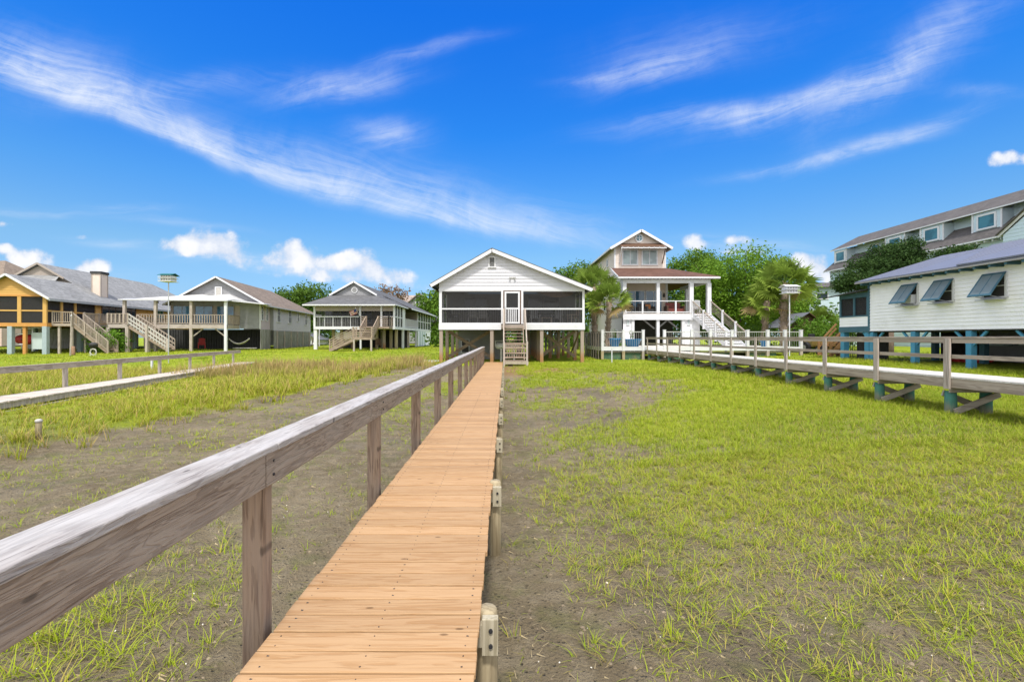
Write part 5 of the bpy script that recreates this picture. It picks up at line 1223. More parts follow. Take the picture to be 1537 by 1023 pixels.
for yy, w in DM:
    zb, zt = 12.1, 14.05
    m_ = t.mb(); m_.lap([(yy - w / 2, zb - .5), (yy + w / 2, zb - .5), (yy + w / 2, zt), (yy - w / 2, zt)], (45.5, 0, 0), (0, 1, 0), (-1, 0, 0), .25, .03)
    for s_ in (-1, 1): m_.slab([(45.5, yy + s_ * w / 2, zb - .6), (46.6, yy + s_ * w / 2, zb - .2), (46.6, yy + s_ * w / 2, zt), (45.5, yy + s_ * w / 2, zt)], .04, (0, s_, 0))
    d_ = m_.build('dormer', aqua_siding, t)
    window(t, (45.44, yy, 13.12), (0, 1, 0), (-1, 0, 0), 1.45, 1.15, white, glass_teal, 1, 1, .16)
    m_ = t.mb()
    for s_ in (-1, 1): m_.box(45.43, 45.5, yy + s_ * w / 2 - .08, yy + s_ * w / 2 + .08, zb - .4, zt)
    m_.box(45.42, 45.5, yy - w / 2, yy + w / 2, zb - .18, zb + .02); m_.build('dormer_trim', white, d_)
for yy in (57.8, 55.9): window(t, (46.54, yy, 13.1), (0, 1, 0), (-1, 0, 0), .9, 1.3, white, glass_teal, 1, 1, .14)
for yy in (62.4, 58.5, 54, 49.5, 45):
    for zz in (9.0, 5.2): window(t, (44.94, yy, zz), (0, 1, 0), (-1, 0, 0), 1.1, 1.6, white, glass_teal, 1, 2, .12)
t.mb().box(44.86, 44.96, Y0, Y1b, 4.05, 4.5).build('belt_course', white, t)
m_ = t.mb(); m_.lap([(33.0, 1), (40.6, 1), (40.6, 11.2), (36.0, 14.6), (33.0, 14.6)], (44.0, 0, 0), (0, 1, 0), (-1, 0, 0), .3, .03); m_.box(44.02, 45.2, 33, 40.6, 1, 11.2); m_.build('cross_wing', aqua_siding, t)
t.mb().beam((43.9, 41.0, 11.15), (43.9, 36.0, 15.0), .06, .3).build('rake_board', white, t)
t.mb().slab([(43.7, 41.0, 11.3), (43.7, 36.0, 15.15), (46.9, 36.0, 15.15), (46.9, 41.0, 11.3)], .1).build('wing_roof', roof_far, t)
# low pale blue building, attached shed and deck steps seen between the palms and the white house
t = Thing('low_building', 'low pale blue building with a white band between the right palms and the white house', 'building', (35, 56, 1))
m_ = t.mb(); m_.lap([(36.9, 1), (44.8, 1), (44.8, 8.4), (36.9, 8.4)], (0, 56, 0), (1, 0, 0), (0, -1, 0), .25, .02); m_.build('front_wall', aqua_siding, t)
t.mb().box(36.85, 44.8, 55.8, 55.97, 4.0, 4.75).build('belt_course', white, t)
t.mb().slab([(36.3, 55.4, 8.3), (44.9, 55.4, 8.3), (44.9, 59, 9.2), (36.3, 59, 9.2)], .12).build('roof', roof_far, t)
for xx in (38.3, 41.5): window(t, (xx, 55.97, 2.9), (1, 0, 0), (0, -1, 0), 1.0, 1.2, white, glass_dark, 1, 2, .1)
window(t, (38.6, 55.97, 7.2), (1, 0, 0), (0, -1, 0), 1.3, .6, white, glass_dark, 1, 1, .1)
t = Thing('garden_shed', 'small shed with a sloping pale metal roof behind the right palms', 'shed', (26.5, 42, .9))
t.mb().slab([(25.2, 41.4, 3.1), (27.4, 41.4, 4.45), (27.4, 45, 4.45), (25.2, 45, 3.1)], .06).build('roof', metal_roof, t)
t.mb().slab([(27.4, 41.4, 4.45), (29.4, 41.4, 3.0), (29.4, 45, 3.0), (27.4, 45, 4.45)], .06).build('roof', brown, t)
m_ = t.mb(); m_.lap([(25.5, .9), (29.1, .9), (29.1, 3.15), (27.4, 4.35), (25.5, 3.2)], (0, 41.8, 0), (1, 0, 0), (0, -1, 0), .2, .02); m_.build('wall', brown, t)
window(t, (26.4, 41.75, 2.1), (1, 0, 0), (0, -1, 0), .7, 1.8, brown, void, 1, 1, .08, 'door')
t = Thing('wooden_steps', 'orange brown wooden steps with slanted rails left of the blue end porch', 'steps', (21.2, 30.5, .85))
step_wood = wood('brown_step', (.30, .165, .07), (.17, .09, .04), 0, 30, 1.2, .1)
stairs(t, (22.3, 30.5, 2.4), (21.2, 30.5, 1.0), (0, 1.1, 0), 7, step_wood, step_wood)
for yy in (29.92, 31.08):
    m_ = t.mb(); m_.beam((22.4, yy, 3.1), (21.2, yy, 1.8), .06, .1); m_.beam((22.4, yy, 2.8), (21.2, yy, 1.5), .04, .1); m_.box(21.15, 21.25, yy - .05, yy + .05, .7, 1.9); m_.build('handrail', step_wood, t)
t.mb().box(22.0, 22.2, 30.3, 30.6, .6, 2.45).build('post', brown, t)
t = Thing('utility_tractor', 'small tan garden tractor with one round lamp parked beside the wooden steps', 'tractor', (23.6, 34.0, .95), R(4)); t.mb = lambda: MB()
t.mb().box(-.5, .45, -.7, .7, .55, 1.25).build('hood', M('tan_enamel', (.38, .25, .08), .5, .15), t, bevel=.12)
t.mb().box(-.5, .45, .5, 1.5, .5, .95).build('body', M('olive_enamel', (.25, .19, .07), .5, .15), t, bevel=.06)
t.mb().cyl((.1, -.69, 1.0), (.1, -.76, 1.0), .11, n=16).build('headlamp', white, t)
for sx in (-.62, .57):
    for sy, r_ in ((-.35, .33), (1.1, .45)):
        w = t.mb().cyl((sx - .12, sy, r_), (sx + .12, sy, r_), r_, n=18).build('wheel', black, t); t.mb().cyl((sx - .14, sy, r_), (sx + .14, sy, r_), r_ * .45, n=12).build('rim', steel, w)
t.mb().box(-.25, .25, .8, 1.3, .96, 1.05).build('seat', black, t, bevel=.03); t.mb().box(-.25, .25, 1.22, 1.32, 1.055, 1.5).build('seat_back', black, t, bevel=.03)
# ================================================================ trees
leaf_oak = leafy('oak_leaves', (.045, .10, .012), (.115, .20, .025))
leaf_bright = leafy('bright_leaves', (.09, .19, .018), (.20, .34, .03))
leaf_mid = leafy('mid_leaves', (.065, .145, .015), (.15, .26, .025))
leaf_cedar = leafy('cedar_needles', (.02, .05, .014), (.055, .105, .022), .15)
leaf_palm = leafy('palm_fronds', (.15, .235, .035), (.27, .34, .06), .3, c3=(.48, .38, .13))
leaf_bush = leafy('bush_leaves', (.09, .20, .02), (.16, .30, .03))
leaf_dry = leafy('dry_leaves', (.16, .11, .06), (.28, .17, .11))
def tree(name, label, x, y, balls, mat, nclump, per, leaf, cr, trunk=.2, cat='tree', group=None, stems=5, flat=.8):
    """balls: (dx, dy, z, rx, ry, rz) lobes; leaf clumps sit near their surfaces, limbs run out to the lobes."""
    g0 = GZ(x, y); t = Thing(name, label, cat, (x, y, g0), 0, group)
    w = np.array([b[3] * b[5] for b in balls]); w = w / w.sum(); pts = []
    for b, q in zip(balls, w):
        n = max(4, int(nclump * q)); u = RNG.normal(0, 1, (n, 3)); u /= np.linalg.norm(u, axis=1)[:, None]
        r = RNG.uniform(.35, 1.0, n) ** .5 * RNG.uniform(.85, 1.12, n)
        pts.append(u * r[:, None] * np.array(b[3:6]) + np.array([b[0], b[1], b[2] - g0]))
    P = np.concatenate(pts); P = P[P[:, 2] > .2]
    k = RNG.integers(per // 2, per * 3 // 2, len(P)); idx = np.repeat(np.arange(len(P)), k)
    sc_ = RNG.uniform(.6, 1.3, len(P))[idx][:, None]
    C = P[idx] + np.clip(RNG.normal(0, 1, (len(idx), 3)), -1.5, 1.5) * np.array([cr, cr, cr * flat]) * sc_
    leafcloud('crown', C, leaf, mat, t, 1.4)
    m_ = MB(); zs = [b[2] - g0 for b in balls]
    top = max(.6, min(zs) * .75); 
    m_.tube([(0, 0, -.3), (.05, 0, top * .5), (0, .05, top)], [trunk * 1.25, trunk, trunk * .85], 9)
    for b in balls[:12]:
        e = Vector((b[0], b[1], b[2] - g0)); s_ = Vector((0, 0, top * .95)); mid = s_.lerp(e, .5) + Vector((0, 0, -.1 * b[3]))
        m_.tube([s_, mid, e], [trunk * .65, trunk * .4, trunk * .12], 7)
        for _ in range(2):
            f = e + Vector((random.uniform(-1, 1) * b[3], random.uniform(-1, 1) * b[4], random.uniform(.1, .9) * b[5])) * .8
            m_.tube([mid, mid.lerp(f, .6), f], [trunk * .25, trunk * .14, trunk * .05], 5)
    m_.build('trunk', bark, t, True)
    return t
def W(p, y): return (p - 758) / 690 * y
def H(p, y): return EYE - (p - 506) / 690 * y
def lobes(y, x0, L): return [((W(a, y) - x0), dy, H(b, y), ra * y / 690, ra * y / 690, rb * y / 690) for a, b, ra, rb, dy in L]
X = W(1105, 47)
tree('leafy_tree', 'broad bright green tree between the tan beach house and the right palms', X, 47, lobes(47, X, [(1075, 415, 38, 26, 0), (1120, 404, 42, 28, -1), (1160, 415, 34, 30, 0), (1095, 440, 50, 30, 1), (1150, 450, 50, 30, -1), (1060, 445, 30, 30, 0), (1110, 470, 60, 24, 1), (1180, 440, 26, 30, 0)]), leaf_bright, 760, 46, .125, .55, .16)
X = W(1045, 54)
tree('leafy_tree', 'tall thin crowned tree just right of the tan house roof', X, 54, lobes(54, X, [(1020, 402, 16, 14, 0), (1050, 392, 20, 16, 0), (1040, 415, 32, 18, 1), (1075, 395, 26, 20, 2), (1030, 440, 40, 26, 2)]), leaf_mid, 300, 36, .15, .6, .2)
X = W(1090, 58)
tree('evergreen_tree', 'dark evergreen mass behind the bright green tree', X, 58, lobes(58, X, [(1050, 470, 60, 36, 0), (1110, 478, 60, 34, 0), (1170, 470, 60, 34, 0), (1225, 485, 40, 26, 0), (1250, 470, 30, 34, 2)]), leaf_oak, 420, 26, .26, .9, .3)
X = W(455, 80)
tree('oak_tree', 'dark green oak behind the gap between grey house and taupe cottage', X, 80, lobes(80, X, [(440, 452, 26, 18, 0), (470, 448, 28, 19, 0), (455, 470, 36, 26, 0), (490, 470, 22, 24, 1), (425, 478, 20, 24, 0), (455, 500, 40, 22, 0)]), leaf_oak, 460, 44, .22, .8, .3)
X = W(648, 86)
tree('oak_tree', 'dark green tree filling the gap left of the central white cottage', X, 86, lobes(86, X, [(640, 458, 18, 18, 0), (655, 475, 22, 26, 0), (640, 498, 22, 20, 0), (660, 445, 14, 14, 1), (670, 500, 26, 20, 1)]), leaf_mid, 300, 28, .24, .75, .22)
X = W(865, 50)
tree('oak_tree', 'dark tree behind the right roof slope of the central cottage', X, 50, lobes(50, X, [(850, 408, 12, 9, 0), (868, 404, 14, 10, 0), (885, 420, 22, 18, 0), (860, 430, 26, 20, 0), (880, 455, 26, 24, -1), (850, 470, 26, 24, 0)]), leaf_mid, 300, 40, .13, .5, .2)
X = W(735, 62)
tree('evergreen_tree', 'dark shrubs and trees standing behind the open stilts of the central cottage', X, 62, lobes(62, X, [(690, 510, 40, 22, 0), (760, 505, 46, 26, 0), (830, 505, 46, 26, 0), (880, 500, 30, 30, 2)]), leaf_oak, 240, 24, .26, .9, .25)
X = W(592, 84)
tree('bare_tree', 'thin brownish half bare tree above the roof of the taupe cottage', X, 84, lobes(84, X, [(575, 436, 10, 6, 0), (590, 441, 12, 8, 0), (604, 443, 8, 7, 0)]), leaf_dry, 60, 12, .22, .7, .16)
# cedar in front of the pale blue building
X = W(1335, 31)
tree('cedar_tree', 'dark wind shaped cedar with layered foliage above the white house roof', X, 31, lobes(31, X, [(1330, 383, 32, 15, 0), (1355, 374, 28, 13, 0), (1375, 392, 26, 14, .5), (1310, 398, 34, 11, 0), (1350, 402, 34, 13, 0), (1285, 418, 32, 11, -.5), (1318, 414, 34, 11, 0), (1268, 425, 18, 10, 0), (1300, 433, 34, 8, 0), (1345, 420, 30, 12, 1), (1380, 385, 16, 8, 1)]), leaf_cedar, 560, 60, .07, .20, .2, flat=.75)
X = W(1440, 30)
tree('cedar_tree', 'top of a smaller dark cedar showing over the white house ridge', X, 30, lobes(30, X, [(1430, 380, 16, 8, 0), (1452, 376, 12, 6, 0), (1415, 386, 12, 7, 0)]), leaf_cedar, 90, 36, .075, .22, .16, flat=.6)
# bushes
def bush(label, x, y, r, h, mat=leaf_bush, n=110): return tree('bush', label, x, y, [(0, 0, GZ(x, y) + h * .5, r, r, h * .5), (r * .4, .2, GZ(x, y) + h * .4, r * .7, r * .7, h * .4), (-r * .5, 0, GZ(x, y) + h * .35, r * .6, r * .6, h * .35)], mat, n, 26, .10, .28, .05, 'bush')
bush('round bright green bush under the side deck between the two left houses', W(160, 43), 43, 1.55, 2.2, leaf_bush, 150)
bush('low green bush at the foot of the bright green tree by the terrace', W(1128, 39.5), 39.5, 1.6, 2.4, leaf_mid)
bush('yellow green bush between the right palms and the low blue building', W(1222, 41), 41, 2.2, 3.0, leaf_bush, 150)
bush('dark green shrub left of the wooden steps by the blue end porch', W(1250, 37), 37, 1.6, 3.0, leaf_mid)
bush('broad green bush hiding the lower right part of the terrace', W(1205, 38), 38, 1.4, 1.6, leaf_mid)
bush('green shrubs beside the corner palm on the terrace', W(925, 35.5), 35.5, .9, 1.2, leaf_bush, 70)
bush('dark shrub behind the left side of the taupe cottage', W(484, 80), 80, 2.6, 3.4, leaf_oak)
# palms
palm_mat = leafy('palm_fans', None, None, .3, attr=True)
def palm(label, x, y, hgt, rad, lean=(0, 0), n=46, tr=.16):
    g0 = GZ(x, y); t = Thing('cabbage_palm', label, 'palm tree', (x, y, g0), 0, 'cabbage palms around the tan house')
    m_ = MB(); top = Vector((lean[0], lean[1], hgt)); N = 26; pts = []; prof = []
    m_.tube([(0, 0, -.3), (lean[0] * .3, lean[1] * .3, hgt * .45), tuple(top)], [tr * 1.15, tr, tr * 1.15], 12)
    trk = m_.build('trunk', palm_bark, t, True)
    m_ = MB()
    for k in range(int(hgt * 26)):
        q = random.uniform(.12, 1.0); a = k * 2.4; c = Vector((lean[0] * q ** 1.5, lean[1] * q ** 1.5, hgt * q)); s_ = 1 if k % 2 else -1
        dv = Vector((math.cos(a), math.sin(a), 0)); tn = Vector((-dv.y, dv.x, 0))
        m_.beam(c + dv * tr * .92, c + dv * tr * 1.35 + tn * s_ * .13 + Vector((0, 0, .26)), .05, .03, dv)
    m_.build('leaf_bases', palm_bark, trk)
    V = []; FQ = []; C = []; n = int(n * .78)
    for k in range(n):
        q = (k + .5) / n
        az = k * 2.39996 + random.uniform(-.25, .25); el = R(85 - 118 * q ** .95 + random.uniform(-9, 9))
        L = rad * random.uniform(.50, .64); fr = rad * random.uniform(.40, .50)
        d0 = Vector((math.cos(az) * math.cos(el), math.sin(az) * math.cos(el), math.sin(el))); sd = Vector((-math.sin(az), math.cos(az), 0)); up = d0.cross(sd)
        ro = R(random.gauss(0, 40)); sd, up = sd * math.cos(ro) + up * math.sin(ro), up * math.cos(ro) - sd * math.sin(ro)
        g_ = np.array((.20, .29, .045)) * random.uniform(.6, 1.25) + np.array((.06, .03, 0)) * max(0, q - .4)
        if q > .86 and random.random() < .45: g_ = np.array((.40, .29, .13)) * random.uniform(.7, 1.1)
        hub = top + d0 * L + Vector((0, 0, -.08 * L))
        def quad(p, c):
            b0 = len(V); V.extend(tuple(x_) for x_ in p); C.extend([c] * 4); FQ.append((b0, b0 + 1, b0 + 2, b0 + 3))
        quad((top + sd * .02, top - sd * .02, hub - sd * .014, hub + sd * .014), g_ * .8)
        ns = 20
        for j in range(ns):
            th = R(-122 + 244 * (j + .5) / ns); ln = fr * (1.12 - .42 * abs(th) / 2.1) * random.uniform(.9, 1.08)
            dr = (d0 * math.cos(th) + sd * math.sin(th) + up * (.30 * math.cos(th) - .12)).normalized()
            w = (sd * math.cos(th) - d0 * math.sin(th)) * fr * .058
            p1 = hub + dr * ln * .5 - Vector((0, 0, .03 * ln)); p2 = hub + dr * ln * .95 - Vector((0, 0, ln * random.uniform(.05, .30)))
            c = g_ * random.uniform(.85, 1.15)
            quad((hub - w * .15, hub + w * .15, p1 + w, p1 - w), c); quad((p1 - w, p1 + w, p2 + w * .12, p2 - w * .12), c * 1.1)
    np_mesh('crown', np.array(V), np.full(len(FQ), 4), np.array(FQ).ravel(), palm_mat, t, np.array(C))
    return t
palm('cabbage palm at the terrace corner with its full crown against the tan house porch', W(912, 34.2), 34.2, H(452, 34.2) - .6, 1.85, (.12, 0), 50, .15)
palm('taller cabbage palm partly behind the corner palm and the central cottage', W(893, 36.2), 36.2, H(432, 36.2) - .6, 2.1, (-.1, .1), 50, .17)
palm('large cabbage palm with thick crossed trunk behind the white birdhouse', W(1176, 36.5), 36.5, H(430, 36.5) - .8, 2.5, (.1, 0), 60, .25)
palm('smaller leaning cabbage palm left of the large one behind the terrace', W(1146, 37.5), 37.5, H(455, 37.5) - .8, 2.1, (.3, 0), 46, .2)
palm('young cabbage palm low between the right palms and the low blue building', W(1232, 43), 43, 2.3, 2.0, (0, 0), 34, .15)
# ================================================================ birdhouses on poles
def martin_house(label, x, y, ztop, w, roofm, bodym):
    g0 = GZ(x, y); t = Thing('birdhouse', label, 'birdhouse', (x, y, g0)); hh = w * .62; zb = ztop - hh
    t.mb().cyl((x, y, g0 - .3), (x, y, zb), .035, n=10).build('pole', steel if roofm is not white else white, t)
    for lv in range(2):
        z0 = zb + lv * hh * .44; m_ = t.mb(); m_.box(x - w * .42, x + w * .42, y - w * .36, y + w * .36, z0 + .03, z0 + hh * .40); b_ = m_.build('nest_box', bodym, t)
        t.mb().box(x - w * .54, x + w * .54, y - w * .5, y + w * .5, z0, z0 + .028).build('perch_shelf', bodym, t)
        m_ = t.mb()
        for k in range(4): xx = x - w * .42 + w * .84 * (k + .5) / 4; m_.cyl((xx, y - w * .36 - .012, z0 + .14), (xx, y - w * .36 - .004, z0 + .14), w * .06, n=14)
        m_.build('entrance_hole', black, b_)
        m_ = t.mb()
        for k in range(2): m_.box(x - w * .54, x + w * .54, y - w * .5 - .01, y - w * .5 + .004, z0 + .06 + k * .06, z0 + .075 + k * .06)
        m_.build('guard_rail', bodym, t)
    m_ = t.mb(); zt = zb + hh * .86; m_.slab([(x - w * .58, y - w * .55, zt), (x + w * .58, y - w * .55, zt), (x + w * .58, y, zt + w * .18), (x - w * .58, y, zt + w * .18)], .02); m_.slab([(x - w * .58, y, zt + w * .18), (x + w * .58, y, zt + w * .18), (x + w * .58, y + w * .55, zt), (x - w * .58, y + w * .55, zt)], .02)
    m_.box(x - w * .42, x + w * .42, y - w * .36, y + w * .36, zt - .02, zt + .04); m_.build('roof', roofm, t)
green_roof = M('green_roof', (.03, .14, .13), .5, .1)
martin_house('two storey birdhouse with a green roof on a tall pole by the left houses', W(253, 31), 31, H(412, 31), .8, green_roof, M('cream_paint', (.62, .62, .58), .5, .06))
martin_house('white two storey birdhouse on a white pole before the right palms', W(1185, 31.2), 31.2, H(429, 31.2), .84, white, white)
# ================================================================ far houses
def far_house(label, x, y, w, d, z0, ze, zr, wall, roofm, name='house', gable_front=True, wins=()):
    t = Thing(name, label, 'house', (x, y, z0)); z0_ = z0
    m_ = t.mb()
    if gable_front:
        m_.lap([(x - w / 2, z0), (x + w / 2, z0), (x + w / 2, ze), (x, zr - .1), (x - w / 2, ze)], (0, y, 0), (1, 0, 0), (0, -1, 0), .22, .02)
    else: m_.lap([(x - w / 2, z0), (x + w / 2, z0), (x + w / 2, ze), (x - w / 2, ze)], (0, y, 0), (1, 0, 0), (0, -1, 0), .22, .02)
    m_.box(x - w / 2 + .01, x + w / 2 - .01, y + .02, y + d, z0, ze - .05); m_.build('wall', wall, t)
    m_ = t.mb(); o_ = .5
    if gable_front:
        sl_ = (zr - ze) / (w / 2); e = ze - o_ * sl_
        m_.slab([(x, y - o_, zr), (x, y + d, zr), (x + w / 2 + o_, y + d, e), (x + w / 2 + o_, y - o_, e)], .15); m_.slab([(x, y + d, zr), (x, y - o_, zr), (x - w / 2 - o_, y - o_, e), (x - w / 2 - o_, y + d, e)], .15)
    else:
        sl_ = (zr - ze) / (d / 2); e = ze - o_ * sl_; i_ = min(d / 2, w / 2.5)
        m_.slab([(x - w / 2 + i_, y + d / 2, zr), (x - w / 2 - o_, y - o_, e), (x + w / 2 + o_, y - o_, e), (x + w / 2 - i_, y + d / 2, zr)], .15); m_.slab([(x + w / 2 - i_, y + d / 2, zr), (x + w / 2 + o_, y - o_, e), (x + w / 2 + o_, y + d + o_, e)], .15); m_.slab([(x - w / 2 + i_, y + d / 2, zr), (x - w / 2 - o_, y + d + o_, e), (x - w / 2 - o_, y - o_, e)], .15)
        m_.slab([(x - w / 2 + i_, y + d / 2, zr), (x + w / 2 - i_, y + d / 2, zr), (x + w / 2 + o_, y + d + o_, e), (x - w / 2 - o_, y + d + o_, e)], .15)
        t.mb().box(x - w / 2 - o_, x + w / 2 + o_, y - o_ - .05, y - o_ - .003, e - .22, e).build('eave_trim', white, t)
    m_.build('roof', roofm, t)
    for xx, zz, ww, hh in wins: window(t, (xx, y - .04, zz), (1, 0, 0), (0, -1, 0), ww, hh, white, glass_dark, 1, 1, .12)
    return t
pink = M('pink_siding', (.55, .42, .38), .7, .08)
y_ = 62; far_house('pale pink house with a brown roof behind the orange porch house at the far left', W(-92, y_), y_, 17, 12, 1, H(428, y_), H(380, y_), pink, roof_brown, gable_front=False, wins=((W(14, y_), H(443, y_), .8, 1.5),))
y_ = 95; far_house('distant house with a long pinkish grey roof behind the taupe cottage', W(606, y_), y_, 12, 9, 1, H(462, y_), H(440, y_), grey_siding, roof_pink, gable_front=False)
y_ = 92; far_house('distant grey gabled house front with an arched window left of the central cottage', W(629, y_), y_, 5, 8, 1, H(455, y_), H(439.5, y_), grey_siding, roof_pink, wins=((W(626.5, y_), H(452, y_), .5, .9),))
y_ = 75; far_house('white roofed house glimpsed between grey house and taupe cottage', W(460, y_), y_, 3.6, 5, 1, H(507, y_), H(499, y_), offwhite, metal_roof)
# ================================================================ small things
s = Thing('wooden_stub', 'short pale topped timber stub standing in the left bank grass', 'post', (W(58, 9.2), 9.2, GZ(W(58, 9.2), 9.2)))
x, y = W(58, 9.2), 9.2; g0 = GZ(x, y); s.mb().lathe((x, y, 0), [(.055, g0 - .2), (.05, g0 + .34), (.046, g0 + .36)], 12).build('stub', pile_wood, s, True); s.mb().lathe((x, y, 0), [(.06, g0 + .34), (.058, g0 + .38), (.03, g0 + .40)], 12).build('cap', concrete, s, True)
s = Thing('path_slab', 'pale concrete path slab on the lawn left of the central cottage', 'slab', (-4.9, 29.5, .63))
s.mb().slab([(-6.4, 28.6, GZ(-6, 28.6) + .05), (-4.4, 28.6, GZ(-4.4, 28.6) + .05), (-4.2, 30.8, GZ(-4.2, 30.8) + .05), (-5.4, 30.8, GZ(-5.4, 30.8) + .05)], .12).build('slab', concrete, s)
x, y = W(140, 38), 38; s = Thing('hose_reel', 'white hose coiled in an upright ring on the lawn by the left houses', 'hose', (x, y, GZ(x, y)))
m_ = s.mb(); g0 = GZ(x, y); n = 24
for k in range(n):
    a, b_ = 2 * math.pi * k / n, 2 * math.pi * (k + 1) / n; m_.cyl((x + .25 * math.cos(a), y, g0 + .3 + .25 * math.sin(a)), (x + .25 * math.cos(b_), y, g0 + .3 + .25 * math.sin(b_)), .042, n=8)
m_.build('coil', concrete, s, True); s.mb().box(x - .3, x + .3, y - .1, y + .1, g0 - .05, g0 + .05).build('base', white, s)
x, y = W(140, 40.5), 40.5; g0 = GZ(x, y); s = Thing('kettle_grill', 'black kettle grill standing at the bottom of the left house stairs', 'grill', (x, y, g0))
s.mb().lathe((x, y, g0), [(.05, .45), (.25, .55), (.33, .72), (.33, .74)], 18).build('bowl', black, s, True); s.mb().lathe((x, y, g0), [(.34, .745), (.28, .92), (.12, 1.02), (.03, 1.03)], 18).build('lid', dark_grey, s, True)
for k in range(3): a = k * 2.1; s.mb().cyl((x + .15 * math.cos(a), y + .15 * math.sin(a), g0 + .5), (x + .3 * math.cos(a), y + .3 * math.sin(a), g0 - .02), .016, n=6).build('leg', steel, s)
x, y = W(105.5, 37.5), 37.5; g0 = GZ(x, y); s = Thing('lawn_pole', 'slender leaning pale pole on the lawn before the left house stairs', 'pole', (x, y, g0))
s.mb().cyl((x, y, g0 - .3), (x + .08, y, H(474, y)), .055, .04, n=8).build('pole', post_grey, s); s.mb().lathe((x + .08, y, H(474, y)), [(.06, 0), (.05, .06), (.01, .09)], 8).build('finial', white, s)
x, y = W(109, 38.5), 38.5; g0 = GZ(x, y); s = Thing('tree_stump', 'reddish wooden stump beside the slender pole on the left lawn', 'stump', (x, y, g0))
s.mb().lathe((x, y, g0), [(.2, -.1), (.17, .2), (.16, .7), (.13, .74)], 12).build('stump', M('stump_wood', (.34, .2, .13), .8, .2), s, True); s.mb().cyl((x + .1, y - .17, g0 + 1.0), (x - .1, y - .17, g0 + .95), .02).build('branch', bark, s)
x, y = W(228, 26.5), 26.5; g0 = GZ(x, y); s = Thing('marker_stake', 'short white stake in the grass behind the left boardwalk rail', 'stake', (x, y, g0)); s.mb().box(x - .05, x + .05, y - .04, y + .04, g0 - .2, g0 + .75).build('stake', offwhite, s); s.mb().box(x - .06, x + .1, y - .045, y - .041, g0 + .64, g0 + .72).build('tag', offwhite, s)
SKY_STR = .15
SUN_E, SUN_A = 58, 180
SUN_STR, SUN_ANG, EXPO = 2.1, 6.0, 0.85
FILL0, FILL1 = (4.7, 4.85, 5.2), (6.4, 6.5, 6.7)  # added fill radiance for the sky outside the view
CIR, CUM0, CUM1 = (3.35, 3.55, 3.85), (2.7, 2.95, 3.45), (3.85, 3.85, 3.92)
# ================================================================ sun, sky and clouds
SUN_EL, SUN_AZ = R(SUN_E), R(SUN_A)        # azimuth from +Y towards +X
world = bpy.data.worlds.new("World"); SC.world = world; world.use_nodes = True
nt = NT(world.node_tree); bg = world.node_tree.nodes['Background']
sky = nt.n('ShaderNodeTexSky', sky_type='NISHITA'); sky.sun_disc = False
sky.sun_elevation = SUN_EL; sky.sun_rotation = SUN_AZ; sky.altitude = 10; sky.air_density = 1.0; sky.dust_density = .6; sky.ozone_density = 2.2
tcs = nt.n('ShaderNodeTexCoord').outputs['Generated']; ssx = nt.n('ShaderNodeSeparateXYZ'); nt.put(ssx.inputs[0], tcs)
cr = nt.n('ShaderNodeValToRGB'); nt.put(cr.inputs[0], ssx.outputs[2]); el_ = cr.color_ramp.elements
TINT = [(0.0, (.36, .50, .68)), (.081, (.36, .50, .68)), (.168, (.40, .595, .715)), (.277, (.25, .61, .91)), (.40, (.10, .565, 1.12)), (.575, (.05, .53, 1.33)), (1.0, (.2, .6, 1.2))]
while len(el_) < len(TINT): el_.new(.5)
for e_, (p_, c_) in zip(el_, TINT): e_.position = p_; e_.color = (*[q * .7 * .81 for q in c_], 1)
away = nt.ramp(ssx.outputs[1], .18, .60)            # blue sky kept to the directions in view, added fill elsewhere
tn = cr.outputs[0]
hs = nt.n('ShaderNodeVectorMath', operation='MULTIPLY'); nt.put(hs.inputs[0], sky.outputs[0]); nt.put(hs.inputs[1], tn)
h2 = nt.n('ShaderNodeVectorMath', operation='SCALE'); nt.put(h2.inputs[0], hs.outputs[0]); h2.inputs['Scale'].default_value = 1 / .7
fill_sky = nt.mix(nt.ramp(nt.noise(tcs, 2.2, 6, .6), .3, .7), FILL0, FILL1)      # bright neutral sky added out of view as fill light for the walls
class hs: outputs = [nt.mix(away, fill_sky, h2.outputs[0])]
tcw = nt.n('ShaderNodeTexCoord').outputs['Generated']
sx = nt.n('ShaderNodeSeparateXYZ'); nt.put(sx.inputs[0], tcw)
yy = nt.m('MAXIMUM', sx.outputs[1], .12)
U0 = nt.m('DIVIDE', sx.outputs[0], yy); V0 = nt.m('DIVIDE', sx.outputs[2], yy)      # slope coordinates of the northern sky
cv = nt.n('ShaderNodeCombineXYZ'); nt.put(cv.inputs[0], U0); nt.put(cv.inputs[1], V0)
UV = cv.outputs[0]
wn = nt.n('ShaderNodeTexNoise'); nt.put(wn.inputs['Vector'], UV); wn.inputs['Scale'].default_value = 3.2; wn.inputs['Detail'].default_value = 4
ws = nt.n('ShaderNodeVectorMath', operation='SUBTRACT'); nt.put(ws.inputs[0], wn.outputs['Color']); ws.inputs[1].default_value = (.5, .5, .5)
wm = nt.n('ShaderNodeVectorMath', operation='SCALE'); nt.put(wm.inputs[0], ws.outputs[0]); wm.inputs['Scale'].default_value = .075
wa = nt.n('ShaderNodeVectorMath', operation='ADD'); nt.put(wa.inputs[0], UV); nt.put(wa.inputs[1], wm.outputs[0])
def k2(p): return ((p[0] - 758) / 690, (506 - p[1]) / 690)
